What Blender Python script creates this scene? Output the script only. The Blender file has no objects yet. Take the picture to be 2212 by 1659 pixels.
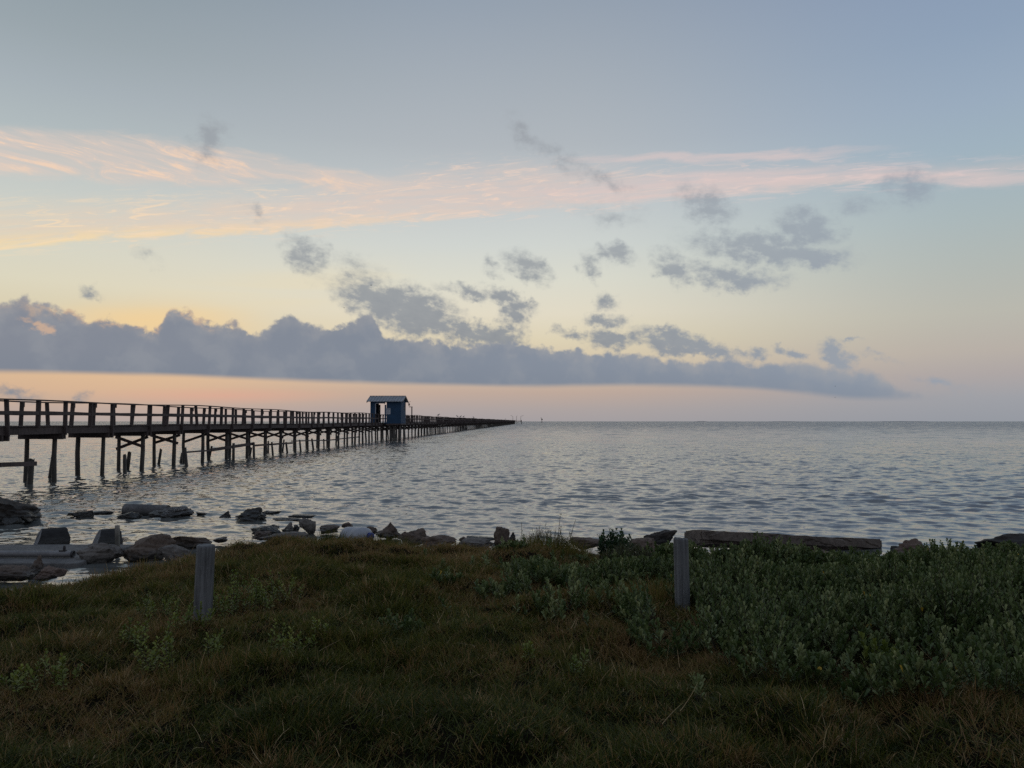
import bpy, bmesh, math, random
import numpy as np
from mathutils import Vector, Matrix, Euler, noise as mnoise

C = bpy.context.scene.collection
R = math.radians
SC = bpy.context.scene

# ------------------------------------------------------------------ camera
EYE = 2.15                     # eye above the water, metres
PITCH = 2.78                   # degrees upwards
FPX = 1661.0                   # focal length for a 2212 px wide frame
cam_data = bpy.data.cameras.new('camera')
cam_data.sensor_width = 36.0
cam_data.lens = FPX / 2212 * 36.0
cam_data.clip_start = 0.05
cam_data.clip_end = 60000
cam = bpy.data.objects.new('camera', cam_data)
cam.location = (0, 0, EYE)
cam.rotation_euler = (R(90 + PITCH), 0, 0)
C.objects.link(cam)
SC.camera = cam

SC.view_settings.view_transform = 'Standard'
SC.view_settings.look = 'None'
SC.view_settings.exposure = 0.0
SC.view_settings.gamma = 1.0
SC.render.film_transparent = False
SC.cycles.use_denoising = False
SC.cycles.max_bounces = 7
SC.cycles.diffuse_bounces = 4
SC.cycles.glossy_bounces = 3
SC.cycles.transmission_bounces = 4
SC.cycles.transparent_max_bounces = 4


def ray(px, py):
    """direction through a point of a 2212 x 1659 frame"""
    x, y, z = px - 1106.0, FPX, -(py - 829.5)
    c, s = math.cos(R(PITCH)), math.sin(R(PITCH))
    return Vector((x, y * c - z * s, y * s + z * c))


def at(px, py, z=0.0):
    d = ray(px, py)
    t = (z - EYE) / d.z
    return Vector((d.x * t, d.y * t, z)), t


def at_y(px, py, Y):
    d = ray(px, py)
    t = Y / d.y
    return Vector((d.x * t, Y, EYE + d.z * t)), t


def azel(px, py):
    d = ray(px, py).normalized()
    return math.degrees(math.atan2(d.x, d.y)), math.degrees(math.asin(d.z))


def lin(h):
    h = h.lstrip('#')
    o = []
    for i in (0, 2, 4):
        c = int(h[i:i + 2], 16) / 255
        o.append(c / 12.92 if c <= 0.04045 else ((c + 0.055) / 1.055) ** 2.4)
    return (o[0], o[1], o[2], 1.0)


# ------------------------------------------------------------------ node helper
class NT:
    def __init__(self, tree):
        self.t = tree
        self.n = tree.nodes
        self.l = tree.links

    def put(self, sock, v):
        if v is None:
            return
        if hasattr(v, 'is_output') or isinstance(v, bpy.types.NodeSocket):
            self.l.new(v, sock)
        else:
            sock.default_value = v

    def node(self, kind, **kw):
        nd = self.n.new(kind)
        for k, v in kw.items():
            setattr(nd, k, v)
        return nd

    def m(self, op, a, b=None, c=None, clamp=False):
        nd = self.node('ShaderNodeMath', operation=op, use_clamp=clamp)
        self.put(nd.inputs[0], a)
        self.put(nd.inputs[1], b)
        self.put(nd.inputs[2], c)
        return nd.outputs[0]

    def vm(self, op, a, b=None):
        nd = self.node('ShaderNodeVectorMath', operation=op)
        self.put(nd.inputs[0], a)
        if b is not None:
            self.put(nd.inputs[1], b)
        return nd.outputs[0]

    def vscale(self, a, k):
        nd = self.node('ShaderNodeVectorMath', operation='SCALE')
        self.put(nd.inputs[0], a)
        self.put(nd.inputs['Scale'], k)
        return nd.outputs[0]

    def xyz(self, x, y, z=0.0):
        nd = self.node('ShaderNodeCombineXYZ')
        self.put(nd.inputs[0], x)
        self.put(nd.inputs[1], y)
        self.put(nd.inputs[2], z)
        return nd.outputs[0]

    def sep(self, v):
        nd = self.node('ShaderNodeSeparateXYZ')
        self.put(nd.inputs[0], v)
        return nd.outputs

    def noise(self, vec, scale=1.0, detail=4.0, rough=0.55, dist=0.0, lac=2.0, color=False):
        nd = self.node('ShaderNodeTexNoise')
        if vec is not None:
            self.l.new(vec, nd.inputs['Vector'])
        nd.inputs['Scale'].default_value = scale
        nd.inputs['Detail'].default_value = detail
        nd.inputs['Roughness'].default_value = rough
        nd.inputs['Lacunarity'].default_value = lac
        nd.inputs['Distortion'].default_value = dist
        return nd.outputs['Color' if color else 'Fac']

    def smooth(self, v, lo, hi, a=0.0, b=1.0):
        nd = self.node('ShaderNodeMapRange', interpolation_type='SMOOTHSTEP')
        self.put(nd.inputs['Value'], v)
        self.put(nd.inputs['From Min'], lo)
        self.put(nd.inputs['From Max'], hi)
        self.put(nd.inputs['To Min'], a)
        self.put(nd.inputs['To Max'], b)
        return nd.outputs[0]

    def linmap(self, v, lo, hi, a=0.0, b=1.0):
        nd = self.node('ShaderNodeMapRange')
        self.put(nd.inputs['Value'], v)
        self.put(nd.inputs['From Min'], lo)
        self.put(nd.inputs['From Max'], hi)
        self.put(nd.inputs['To Min'], a)
        self.put(nd.inputs['To Max'], b)
        return nd.outputs[0]

    def ramp(self, f, stops, interp='LINEAR'):
        nd = self.node('ShaderNodeValToRGB')
        cr = nd.color_ramp
        cr.interpolation = interp
        while len(cr.elements) > 1:
            cr.elements.remove(cr.elements[-1])
        first = True
        for p, col in stops:
            if isinstance(col, str):
                col = lin(col)
            if first:
                e = cr.elements[0]
                e.position = p
                first = False
            else:
                e = cr.elements.new(p)
            e.color = col
        self.put(nd.inputs[0], f)
        return nd.outputs[0]

    def mix(self, f, a, b, blend='MIX'):
        nd = self.node('ShaderNodeMix', data_type='RGBA', blend_type=blend)
        self.put(nd.inputs[0], f)
        self.put(nd.inputs[6], lin(a) if isinstance(a, str) else a)
        self.put(nd.inputs[7], lin(b) if isinstance(b, str) else b)
        return nd.outputs[2]

    def curve(self, v, pts):
        """pts in 0..1 both ways"""
        nd = self.node('ShaderNodeFloatCurve')
        cv = nd.mapping.curves[0]
        pts = sorted(pts)
        cv.points[0].location = pts[0]
        cv.points[1].location = pts[-1]
        for p in pts[1:-1]:
            cv.points.new(*p)
        nd.mapping.update()
        self.put(nd.inputs['Value'], v)
        return nd.outputs[0]


# ------------------------------------------------------------------ sky (dawn: the sun is low behind the cloud bank, left of the middle)
SUN_AZ, SUN_EL = -23.0, 3.0
world = bpy.data.worlds.new('World')
SC.world = world
world.use_nodes = True
world.cycles.sampling_method = 'MANUAL'
world.cycles.sample_map_resolution = 1024
W = NT(world.node_tree)
W.n.clear()


def build_sky():
    tc = W.node('ShaderNodeTexCoord')
    d = W.vm('NORMALIZE', tc.outputs['Generated'])
    X, Y, Z = W.sep(d)
    az = W.m('MULTIPLY', W.m('ARCTAN2', X, Y), 57.29578)
    el = W.m('MULTIPLY', W.m('ARCSINE', Z), 57.29578)
    P = W.xyz(az, el)

    def vramp(stops):
        return W.ramp(W.m('DIVIDE', el, 60.0, clamp=True), [(e / 60.0, c) for e, c in stops])
    left = vramp([(0, '#ABA3A0'), (0.9, '#B7A79D'), (2.0, '#D0B297'), (3.2, '#D7B998'), (5, '#DDCAA6'), (7.5, '#D9D1B6'), (9, '#DBD7C1'),
                  (11, '#D6D6C7'), (13, '#CED2CA'), (15.5, '#C3CAC8'), (18, '#B2BDC0'), (21, '#A7B2B9'), (24, '#9BA7AE'), (29, '#8B99A3'),
                  (38, '#8593A4'), (60, '#8593AA')])
    mid = vramp([(0, '#A5A0A2'), (0.9, '#ADA4A2'), (2.2, '#BFAA9D'), (4, '#D3C3AA'), (6, '#DED3B7'), (8, '#E3DCC8'), (10.5, '#DCDCCF'),
                 (13, '#D1D6D2'), (16, '#C5CBCD'), (20, '#B2B9BF'), (24, '#A7B0B9'), (29, '#97A3B1'), (38, '#8795A9'), (60, '#8593AA')])
    right = vramp([(0, '#989CA4'), (1.5, '#A0A2A8'), (3, '#AFA8A7'), (4.5, '#B9B1A9'), (7, '#BBBAB0'), (10, '#B3BAB6'), (13, '#ABB9BC'),
                   (17, '#A1B4C1'), (20, '#9BADC0'), (24, '#90A3BA'), (29, '#8799B4'), (38, '#7E8EAA'), (60, '#8593AA')])
    back = vramp([(0, '#83828A'), (4, '#8F8C93'), (10, '#97949C'), (20, '#9597A2'), (40, '#8E97A7'), (60, '#8593AA')])
    base = W.mix(W.smooth(az, -2.0, -32.0), mid, left)
    base = W.mix(W.smooth(az, 2.0, 34.0), base, right)
    base = W.mix(W.smooth(W.m('ABSOLUTE', az), 45.0, 105.0), base, back)
    # low Nishita sky blended in: its own glow round the hidden sun
    nis = W.node('ShaderNodeTexSky', sky_type='NISHITA')
    nis.sun_disc = False
    nis.sun_elevation = R(SUN_EL)
    nis.sun_rotation = R(SUN_AZ)
    nis.air_density = 1.3
    nis.dust_density = 2.0
    base = W.mix(0.03, base, W.vscale(nis.outputs[0], 0.07))

    # ---------------- warm glow over the bank
    def blob(vec, px, py, rx, ry, tilt=0.0):
        a, e = azel(px, py)
        ct, st_ = math.cos(R(tilt)), math.sin(R(tilt))
        a1, e1 = azel(px + 40 * ct, py + 40 * st_)
        a0, e0 = azel(px - 40 * ct, py - 40 * st_)
        a2, e2 = azel(px + 40 * st_, py - 40 * ct)
        mp = W.node('ShaderNodeMapping', vector_type='TEXTURE')
        W.l.new(vec, mp.inputs['Vector'])
        mp.inputs['Location'].default_value = (a, e, 0)
        mp.inputs['Rotation'].default_value = (0, 0, math.atan2(e1 - e0, a1 - a0))
        mp.inputs['Scale'].default_value = (rx * math.hypot(a1 - a0, e1 - e0) / 80, ry * math.hypot(a2 - a, e2 - e) / 40, 1)
        g = W.node('ShaderNodeTexGradient', gradient_type='SPHERICAL')
        W.l.new(mp.outputs[0], g.inputs[0])
        return g.outputs['Fac']

    streak = W.noise(W.xyz(W.m('MULTIPLY', az, 0.05), W.m('MULTIPLY', el, 0.5)), 1.0, 5, 0.55, 0.4)
    g = W.m('MULTIPLY', W.smooth(blob(P, 340, 700, 300, 75), 0.0, 0.9), 0.75)
    g = W.m('MULTIPLY', g, W.smooth(streak, 0.30, 0.62, 0.55, 1.0))
    base = W.mix(g, base, '#F4D096')
    g2 = W.m('MULTIPLY', W.smooth(blob(P, 640, 620, 480, 60, -6), 0, 0.8), W.smooth(streak, 0.3, 0.65, 0.0, 0.25))
    base = W.mix(g2, base, '#F0D9A8')
    # pink scrap low over the railing
    g3 = W.m('MULTIPLY', blob(P, 480, 855, 300, 20), 0.45)
    base = W.mix(g3, base, '#E3A592')

    # ---------------- cirrus
    def azc(px, py):
        a, e = azel(px, py)
        return (min(1, max(0, (a + 45) / 90)), e / 30)
    a01 = W.m('DIVIDE', W.m('ADD', az, 45.0), 90.0, clamp=True)
    low_pts = [(-500, 575), (0, 541), (300, 520), (600, 506), (800, 488), (1100, 466), (1300, 446), (1500, 428), (1800, 411), (2000, 396), (2212, 378), (2700, 330)]
    lower = W.m('MULTIPLY', W.curve(a01, [azc(*p) for p in low_pts]), 30.0)
    up_pts = [(-500, 440), (0, 425), (300, 418), (600, 398), (800, 372), (1000, 350), (1200, 343), (1400, 355), (1700, 345), (2000, 345), (2212, 345), (2700, 310)]
    upper = W.m('MULTIPLY', W.curve(a01, [azc(*p) for p in up_pts]), 30.0)
    warp = W.noise(W.xyz(W.m('MULTIPLY', az, 0.12), W.m('MULTIPLY', el, 0.35)), 1.0, 3, 0.5)
    wv = W.m('MULTIPLY', W.m('SUBTRACT', warp, 0.5), 1.6)
    fine = W.noise(W.xyz(W.m('ADD', W.m('MULTIPLY', az, 0.42), wv), W.m('MULTIPLY', W.m('SUBTRACT', el, lower), 2.2)), 1.0, 7, 0.62, 0.4)
    wf = W.m('MULTIPLY', W.m('SUBTRACT', fine, 0.5), 0.8)
    w = W.m('ADD', W.m('SUBTRACT', el, lower), W.m('ADD', wf, W.m('MULTIPLY', wv, 0.25)))
    u = W.m('ADD', W.m('SUBTRACT', upper, el), W.m('ADD', wf, W.m('MULTIPLY', wv, 0.5)))
    sn = W.noise(W.xyz(W.m('ADD', W.m('MULTIPLY', az, 0.10), wv), W.m('MULTIPLY', W.m('SUBTRACT', el, lower), 2.0)), 1.0, 7, 0.62, 0.5)
    veil = W.m('MULTIPLY', W.m('MULTIPLY', W.smooth(w, -0.1, 0.7), W.smooth(u, -0.3, 1.8)), W.smooth(W.m('ADD', W.m('MULTIPLY', sn, 0.6), W.m('MULTIPLY', fine, 0.4)), 0.34, 0.62, 0.40, 1.0))
    edge = W.m('MULTIPLY', W.m('MULTIPLY', W.smooth(w, -0.05, 0.35), W.smooth(w, 1.3, 0.35)), W.smooth(fine, 0.35, 0.6, 0.2, 0.95))
    edge = W.m('MULTIPLY', edge, W.smooth(az, 2.0, -20.0, 0.18, 1.0))
    front = W.smooth(W.m('ABSOLUTE', az), 70.0, 45.0)
    veilcol = W.ramp(W.linmap(az, -34, 34), [(0.0, '#E3D0B9'), (0.3, '#DFCBBE'), (0.55, '#DAC7BF'), (1.0, '#CBC0C2')])
    base = W.mix(W.m('MULTIPLY', W.m('MULTIPLY', veil, front), 0.78), base, veilcol)
    base = W.mix(W.m('MULTIPLY', W.m('MULTIPLY', edge, front), 0.75), base, W.ramp(W.linmap(az, -34, 0), [(0, '#F8DCA6'), (1, '#EBCFBA')]))
    strand = W.noise(W.xyz(W.m('ADD', W.m('MULTIPLY', az, 0.34), W.m('MULTIPLY', wv, 1.4)), W.m('ADD', W.m('MULTIPLY', W.m('SUBTRACT', el, lower), 2.6), W.m('MULTIPLY', wv, 1.2))), 1.0, 8, 0.66, 1.0)
    sa = W.m('MULTIPLY', W.m('MULTIPLY', W.smooth(w, -0.9, 0.6), W.smooth(u, -0.8, 1.2)), W.smooth(strand, 0.50, 0.68, 0.0, 0.75))
    base = W.mix(W.m('MULTIPLY', sa, front), base, W.ramp(W.linmap(az, -34, 30), [(0, '#F6DCB8'), (0.45, '#F1D4C0'), (1, '#DBCACA')]))
    # the upper fan on the left, streaks running down to the right
    Pw = W.vm('ADD', P, W.xyz(W.m('MULTIPLY', wv, 1.5), W.m('ADD', W.m('MULTIPLY', wv, 0.7), wf)))
    fan = W.m('MAXIMUM', blob(Pw, 280, 345, 520, 66, 5), blob(Pw, 90, 330, 330, 70, 3))
    fan = W.m('MAXIMUM', fan, W.m('MULTIPLY', blob(Pw, 640, 372, 330, 36, 10), 0.7))
    tilt = W.m('ADD', el, W.m('MULTIPLY', az, 0.13))
    fn = W.noise(W.xyz(W.m('ADD', W.m('MULTIPLY', az, 0.22), W.m('MULTIPLY', wv, 1.3)), W.m('ADD', W.m('MULTIPLY', tilt, 1.5), wv)), 1.0, 8, 0.62, 0.9)
    fa = W.m('MULTIPLY', W.smooth(fan, 0.05, 0.5), W.smooth(fn, 0.34, 0.60, 0.45, 1.0))
    base = W.mix(W.m('MULTIPLY', fa, 0.78), base, '#DCCABF')
    fb = W.m('MULTIPLY', W.smooth(fan, 0.08, 0.6), W.smooth(W.m('ADD', W.m('MULTIPLY', fn, 0.72), W.m('MULTIPLY', W.noise(W.xyz(W.m('MULTIPLY', W.m('ADD', az, wv), 0.9), W.m('MULTIPLY', tilt, 2.6)), 1.0, 6, 0.65, 0.6), 0.28)), 0.50, 0.64))
    base = W.mix(W.m('MULTIPLY', fb, 0.85), base, '#F5D4B8')
    # thin streaks on the right
    t1 = W.m('MAXIMUM', blob(Pw, 1540, 341, 420, 16, -2), blob(Pw, 2050, 383, 420, 26, 1))
    t1 = W.m('MAXIMUM', t1, W.m('MULTIPLY', blob(Pw, 1500, 402, 500, 34, -4), 1.0))
    base = W.mix(W.m('MULTIPLY', W.smooth(t1, 0.0, 0.7), W.smooth(sn, 0.3, 0.62, 0.25, 0.62)), base, '#DDC8C4')

    # ---------------- small grey clouds
    cn = W.noise(P, 0.55, 6, 0.52, 0.0, color=True)
    off = W.vm('SUBTRACT', cn, (0.5, 0.5, 0.5))
    cn2 = W.noise(P, 2.4, 5, 0.6, 0.0, color=True)
    off2 = W.vm('SUBTRACT', cn2, (0.5, 0.5, 0.5))
    Pc = W.vm('ADD', P, W.vm('ADD', W.vscale(W.vm('MULTIPLY', off, (1.0, 0.7, 0.0)), 3.2), W.vscale(off2, 0.9)))
    dens = W.noise(W.xyz(W.m('ADD', az, W.m('MULTIPLY', el, -0.7)), W.m('MULTIPLY', W.m('ADD', el, W.m('MULTIPLY', az, 0.30)), 1.9)), 0.75, 8, 0.60)
    LIST = [(450, 300, 58, 60, 35, .75), (440, 335, 62, 42, 10, .60), (1130, 290, 70, 36, 45, .62), (1200, 340, 100, 34, 35, .55), (1300, 385, 120, 28, 25, .5),
            (1525, 440, 85, 54, 20, .85), (1735, 492, 90, 56, 15, .95), (1795, 500, 50, 40, 0, .6), (1650, 540, 230, 46, 8, .9), (1740, 552, 110, 36, 8, .95),
            (1455, 578, 58, 46, 40, .8), (1580, 598, 150, 34, 8, .7), (1962, 405, 80, 55, 10, .72), (1850, 440, 80, 40, 10, .5), (1320, 465, 110, 40, 5, .4),
            (1320, 552, 66, 32, 10, .75), (1275, 580, 26, 55, -20, .55), (1140, 582, 70, 40, 35, .75), (1060, 575, 30, 30, 30, .5),
            (660, 548, 70, 46, 30, .75), (555, 462, 64, 22, 30, .42), (775, 575, 90, 32, 20, .4), (750, 600, 50, 20, 25, .45),
            (1010, 630, 90, 20, 10, .72), (1100, 648, 80, 26, 20, .9), (1105, 685, 44, 42, 20, .8),
            (1232, 716, 48, 20, 8, .75), (1310, 695, 62, 26, 0, .7), (1325, 735, 70, 26, 5, .9), (1440, 738, 100, 32, 10, 1.0), (1520, 752, 90, 24, 8, .95),
            (1615, 762, 50, 22, 5, .75), (1702, 758, 36, 18, 10, .8), (1800, 768, 58, 34, 25, .85), (1310, 650, 32, 24, 30, .6), (1835, 738, 44, 10, 5, .5),
            (1900, 775, 70, 16, 12, .4), (205, 628, 34, 22, 15, .5), (320, 560, 60, 30, 20, .3), (2020, 830, 110, 22, 5, .45), (40, 850, 80, 22, 5, .5), (175, 860, 40, 16, 0, .4),
            (860, 660, 190, 60, 18, 1.1), (800, 640, 90, 45, 10, 1.0), (930, 690, 80, 36, 28, 1.1), (1030, 715, 100, 32, 14, 1.0), (1085, 725, 60, 30, 10, .95)]
    acc = None
    for (px, py, rx, ry, tl, st) in LIST:
        st = st * (1.3 if py < 610 else 1.0)
        b = W.m('MULTIPLY', blob(Pc, px, py, rx * 1.12, ry * 1.12, tl), st)
        acc = b if acc is None else W.m('MAXIMUM', acc, b)
    ca = W.m('MULTIPLY', acc, W.linmap(dens, 0.25, 0.68, 0.30, 1.45))
    calpha = W.smooth(ca, 0.06, W.smooth(el, 7, 14, 0.62, 0.95))
    ccol = W.ramp(W.m('ADD', W.linmap(el, 3, 22, 0.0, 0.8), W.m('MULTIPLY', W.m('SUBTRACT', dens, 0.5), -0.8), clamp=True),
                  [(0.0, '#828A95'), (0.35, '#90969D'), (1.0, '#9EA2A8')])
    ccol = W.mix(W.smooth(az, 0, 32), ccol, '#959FAC')
    base = W.mix(W.m('MULTIPLY', calpha, W.smooth(el, 8, 15, 0.88, 0.70)), base, ccol)

    # ---------------- the cloud bank
    top_pts = [(-500, 640), (-100, 640), (0, 650), (60, 645), (110, 655), (150, 662), (190, 685), (250, 690), (300, 692), (335, 712), (360, 672), (395, 662), (425, 680), (470, 693),
               (510, 692), (545, 714), (580, 700), (610, 678), (650, 690), (700, 708), (760, 695), (795, 678), (825, 712), (870, 730), (920, 731),
               (1000, 742), (1060, 738), (1150, 748), (1200, 754), (1300, 768), (1400, 772), (1500, 787), (1580, 778), (1640, 790), (1720, 783), (1800, 794),
               (1880, 805), (1940, 835), (2000, 858), (2100, 866), (2500, 875)]
    top = W.m('MULTIPLY', W.curve(a01, [azc(*p) for p in top_pts]), 30.0)
    bot_pts = [(-500, 800), (0, 808), (200, 812), (400, 818), (700, 829), (1100, 837), (1400, 837), (1600, 843), (1750, 856), (1850, 864), (2000, 866), (2212, 868), (2600, 870)]
    bot = W.m('MULTIPLY', W.curve(a01, [azc(*p) for p in bot_pts]), 30.0)
    v1 = W.node('ShaderNodeTexVoronoi', feature='SMOOTH_F1')
    W.l.new(W.vm('ADD', P, W.vscale(off, 1.2)), v1.inputs['Vector'])
    v1.inputs['Scale'].default_value = 0.62
    v1.inputs['Smoothness'].default_value = 0.15
    v2 = W.node('ShaderNodeTexVoronoi', feature='SMOOTH_F1')
    W.l.new(W.vm('ADD', P, W.vscale(off2, 0.5)), v2.inputs['Vector'])
    v2.inputs['Scale'].default_value = 1.7
    v2.inputs['Smoothness'].default_value = 0.2
    lump = W.m('ADD', W.m('MULTIPLY', W.m('SUBTRACT', 0.55, v1.outputs['Distance']), 0.62), W.m('MULTIPLY', W.m('SUBTRACT', 0.5, v2.outputs['Distance']), 0.42))
    lump = W.m('ADD', lump, W.m('MULTIPLY', W.m('SUBTRACT', W.noise(P, 1.1, 8, 0.62), 0.5), 1.7))
    lump = W.m('ADD', W.m('MULTIPLY', lump, W.smooth(az, -5.0, 20.0, 0.82, 0.62)), W.smooth(az, -12.0, 6.0, -0.12, 0.12))
    depth = W.m('ADD', W.m('SUBTRACT', top, el), lump)
    b_in = W.m('ADD', W.m('SUBTRACT', el, bot), W.m('MULTIPLY', W.m('SUBTRACT', streak, 0.5), 0.5))
    bank = W.m('MULTIPLY', W.smooth(depth, -0.16, W.smooth(az, 10, 26, 0.30, 0.55)), W.smooth(b_in, -0.10, 0.42))
    bank = W.m('MULTIPLY', bank, W.smooth(az, 34.0, 24.5))
    bcol = W.ramp(W.linmap(az, -34, 30), [(0.0, '#858A95'), (0.4, '#828A97'), (1.0, '#909AA8')])
    bcol = W.mix(W.smooth(W.m('SUBTRACT', el, bot), 2.2, 0.0, 0.0, 0.35), bcol, '#78818F')
    puff = W.noise(W.vm('ADD', P, W.vscale(off, 2.0)), 0.40, 6, 0.5)
    bcol = W.mix(W.m('MULTIPLY', W.smooth(puff, 0.42, 0.70), 0.34), bcol, '#9B9EA3')
    rim = W.smooth(depth, 1.3, 0.1)
    bcol = W.mix(W.m('MULTIPLY', rim, W.smooth(puff, 0.35, 0.6, 0.05, 0.28)), bcol, '#B3AEA9')
    holes = W.m('MULTIPLY', W.smooth(W.m('MULTIPLY', blob(Pc, 75, 695, 75, 26, 15), W.linmap(dens, 0.3, 0.6, 0.2, 1.6)), 0.22, 0.9), 0.5)
    bcol = W.mix(holes, bcol, '#EDBE92')
    warm = W.m('MULTIPLY', W.m('MULTIPLY', W.smooth(depth, 0.75, 0.05), W.smooth(blob(P, 270, 690, 330, 70), 0.0, 0.6)), W.smooth(dens, 0.42, 0.60, 0.05, 0.55))
    bcol = W.mix(warm, bcol, '#F0C492')
    base = W.mix(bank, base, bcol)
    # dusk haze line at the sea horizon and nothing bright below it
    base = W.mix(W.smooth(el, -0.3, -3.0), base, '#39434C')
    bg = W.node('ShaderNodeBackground')
    bg.inputs['Strength'].default_value = 1.0
    W.l.new(base, bg.inputs['Color'])
    out = W.node('ShaderNodeOutputWorld')
    W.l.new(bg.outputs[0], out.inputs['Surface'])


build_sky()

sun_data = bpy.data.lights.new('sun', 'SUN')
sun_data.energy = 0.010          # only a breath of it comes through the cloud bank
sun_data.angle = R(25)
sun_data.color = (1.0, 0.78, 0.55)
sun = bpy.data.objects.new('sun', sun_data)
sun.rotation_euler = Vector((math.sin(R(SUN_AZ)), math.cos(R(SUN_AZ)), math.tan(R(9)))).to_track_quat('Z', 'Y').to_euler()
sun.location = (-100, 250, 60)
C.objects.link(sun)


# ------------------------------------------------------------------ object helpers
def tag(o, label=None, cat=None, group=None, kind=None):
    if label:
        o['label'] = label
    if cat:
        o['category'] = cat
    if group:
        o['group'] = group
    if kind:
        o['kind'] = kind
    return o


def empty(name, loc=(0, 0, 0), rz=0.0):
    o = bpy.data.objects.new(name, None)
    o.location = loc
    o.rotation_euler = (0, 0, rz)
    o.empty_display_size = 0.2
    C.objects.link(o)
    return o


def link_mesh(name, me, mat, parent=None, loc=(0, 0, 0), rz=0.0):
    o = bpy.data.objects.new(name, me)
    if mat is not None and not me.materials:
        me.materials.append(mat)
    o.location = loc
    o.rotation_euler = (0, 0, rz)
    if parent is not None:
        o.parent = parent
    C.objects.link(o)
    return o


def np_mesh(name, V, quads=None, tris=None, smooth=False, attrs=None):
    me = bpy.data.meshes.new(name)
    V = np.ascontiguousarray(V, dtype=np.float32)
    me.vertices.add(len(V))
    me.vertices.foreach_set('co', V.ravel())
    nq = 0 if quads is None else len(quads)
    nt = 0 if tris is None else len(tris)
    li = []
    if nq:
        li.append(np.asarray(quads, dtype=np.int32).ravel())
    if nt:
        li.append(np.asarray(tris, dtype=np.int32).ravel())
    li = np.concatenate(li)
    me.loops.add(len(li))
    me.loops.foreach_set('vertex_index', li)
    me.polygons.add(nq + nt)
    starts = np.concatenate([np.arange(nq) * 4, nq * 4 + np.arange(nt) * 3]).astype(np.int32)
    me.polygons.foreach_set('loop_start', starts)
    if smooth:
        me.polygons.foreach_set('use_smooth', np.ones(nq + nt, dtype=bool))
    if attrs:
        for k, arr in attrs.items():
            a = me.attributes.new(k, 'FLOAT', 'POINT')
            a.data.foreach_set('value', np.ascontiguousarray(arr, dtype=np.float32))
    me.update(calc_edges=True)
    me.validate()
    return me


class MB:
    """collects boxes, bars and tubes and links them as one mesh"""
    def __init__(self):
        self.v = []
        self.f = []

    def box(self, c, s, rot=None):
        b = len(self.v)
        M = rot if rot is not None else Matrix.Identity(3)
        for dz in (-.5, .5):
            for dx, dy in ((-.5, -.5), (.5, -.5), (.5, .5), (-.5, .5)):
                p = M @ Vector((dx * s[0], dy * s[1], dz * s[2])) + Vector(c)
                self.v.append(p[:])
        for q in ((3, 2, 1, 0), (4, 5, 6, 7), (0, 1, 5, 4), (1, 2, 6, 5), (2, 3, 7, 6), (3, 0, 4, 7)):
            self.f.append([b + i for i in q])
        return self

    def bar(self, p0, p1, w, h, up=(0, 0, 1)):
        p0, p1 = Vector(p0), Vector(p1)
        y = (p1 - p0)
        L = y.length
        y.normalize()
        x = y.cross(Vector(up))
        if x.length < 1e-4:
            x = Vector((1, 0, 0))
        x.normalize()
        z = x.cross(y)
        M = Matrix((x, y, z)).transposed()
        return self.box((p0 + p1) / 2, (w, L, h), M)

    def tube(self, pts, radii, n=10, caps=True):
        pts = [Vector(p) for p in pts]
        b = len(self.v)
        k = len(pts)
        for i, p in enumerate(pts):
            t = (pts[min(i + 1, k - 1)] - pts[max(i - 1, 0)]).normalized()
            a = Vector((0, 0, 1)) if abs(t.z) < 0.9 else Vector((1, 0, 0))
            x = t.cross(a).normalized()
            y = t.cross(x)
            for j in range(n):
                an = 2 * math.pi * j / n
                self.v.append((p + (x * math.cos(an) + y * math.sin(an)) * radii[i])[:])
        for i in range(k - 1):
            for j in range(n):
                j2 = (j + 1) % n
                self.f.append([b + i * n + j, b + (i + 1) * n + j, b + (i + 1) * n + j2, b + i * n + j2])
        if caps:
            self.f.append([b + j for j in range(n)])
            self.f.append([b + (k - 1) * n + j for j in reversed(range(n))])
        return self

    def mesh(self, name, smooth=False, bevel=0.0, seg=2):
        me = bpy.data.meshes.new(name)
        me.from_pydata(self.v, [], self.f)
        me.update()
        bm = bmesh.new()
        bm.from_mesh(me)
        bmesh.ops.recalc_face_normals(bm, faces=bm.faces[:])
        if bevel:
            bmesh.ops.bevel(bm, geom=bm.edges[:], offset=bevel, segments=seg, affect='EDGES', profile=0.6)
        bm.to_mesh(me)
        bm.free()
        if smooth:
            for p in me.polygons:
                p.use_smooth = len(p.vertices) == 4
        return me

    def build(self, name, mat, parent=None, loc=(0, 0, 0), rz=0.0, smooth=False, bevel=0.0, seg=2):
        return link_mesh(name, self.mesh(name, smooth, bevel, seg), mat, parent, loc, rz)


def vnoise(x, y, seed=0):
    """2-D value noise, vectorised, 0..1"""
    xi = np.floor(x).astype(np.int64)
    yi = np.floor(y).astype(np.int64)
    xf = x - xi
    yf = y - yi
    u = xf * xf * (3 - 2 * xf)
    v = yf * yf * (3 - 2 * yf)

    def h(a, b):
        n = (a * 374761393 + b * 668265263 + seed * 974711) & 0x7fffffff
        n = ((n ^ (n >> 13)) * 1274126177) & 0x7fffffff
        return ((n ^ (n >> 16)) & 0xffff) / 65535.0
    return (h(xi, yi) * (1 - u) + h(xi + 1, yi) * u) * (1 - v) + (h(xi, yi + 1) * (1 - u) + h(xi + 1, yi + 1) * u) * v


def fbm(x, y, seed=0, oct=4, g=0.5):
    s = 0
    a = 1.0
    tot = 0
    f = 1.0
    for i in range(oct):
        s = s + a * vnoise(x * f + 17.3 * i, y * f - 9.1 * i, seed + i)
        tot += a
        a *= g
        f *= 2.03
    return s / tot


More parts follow.
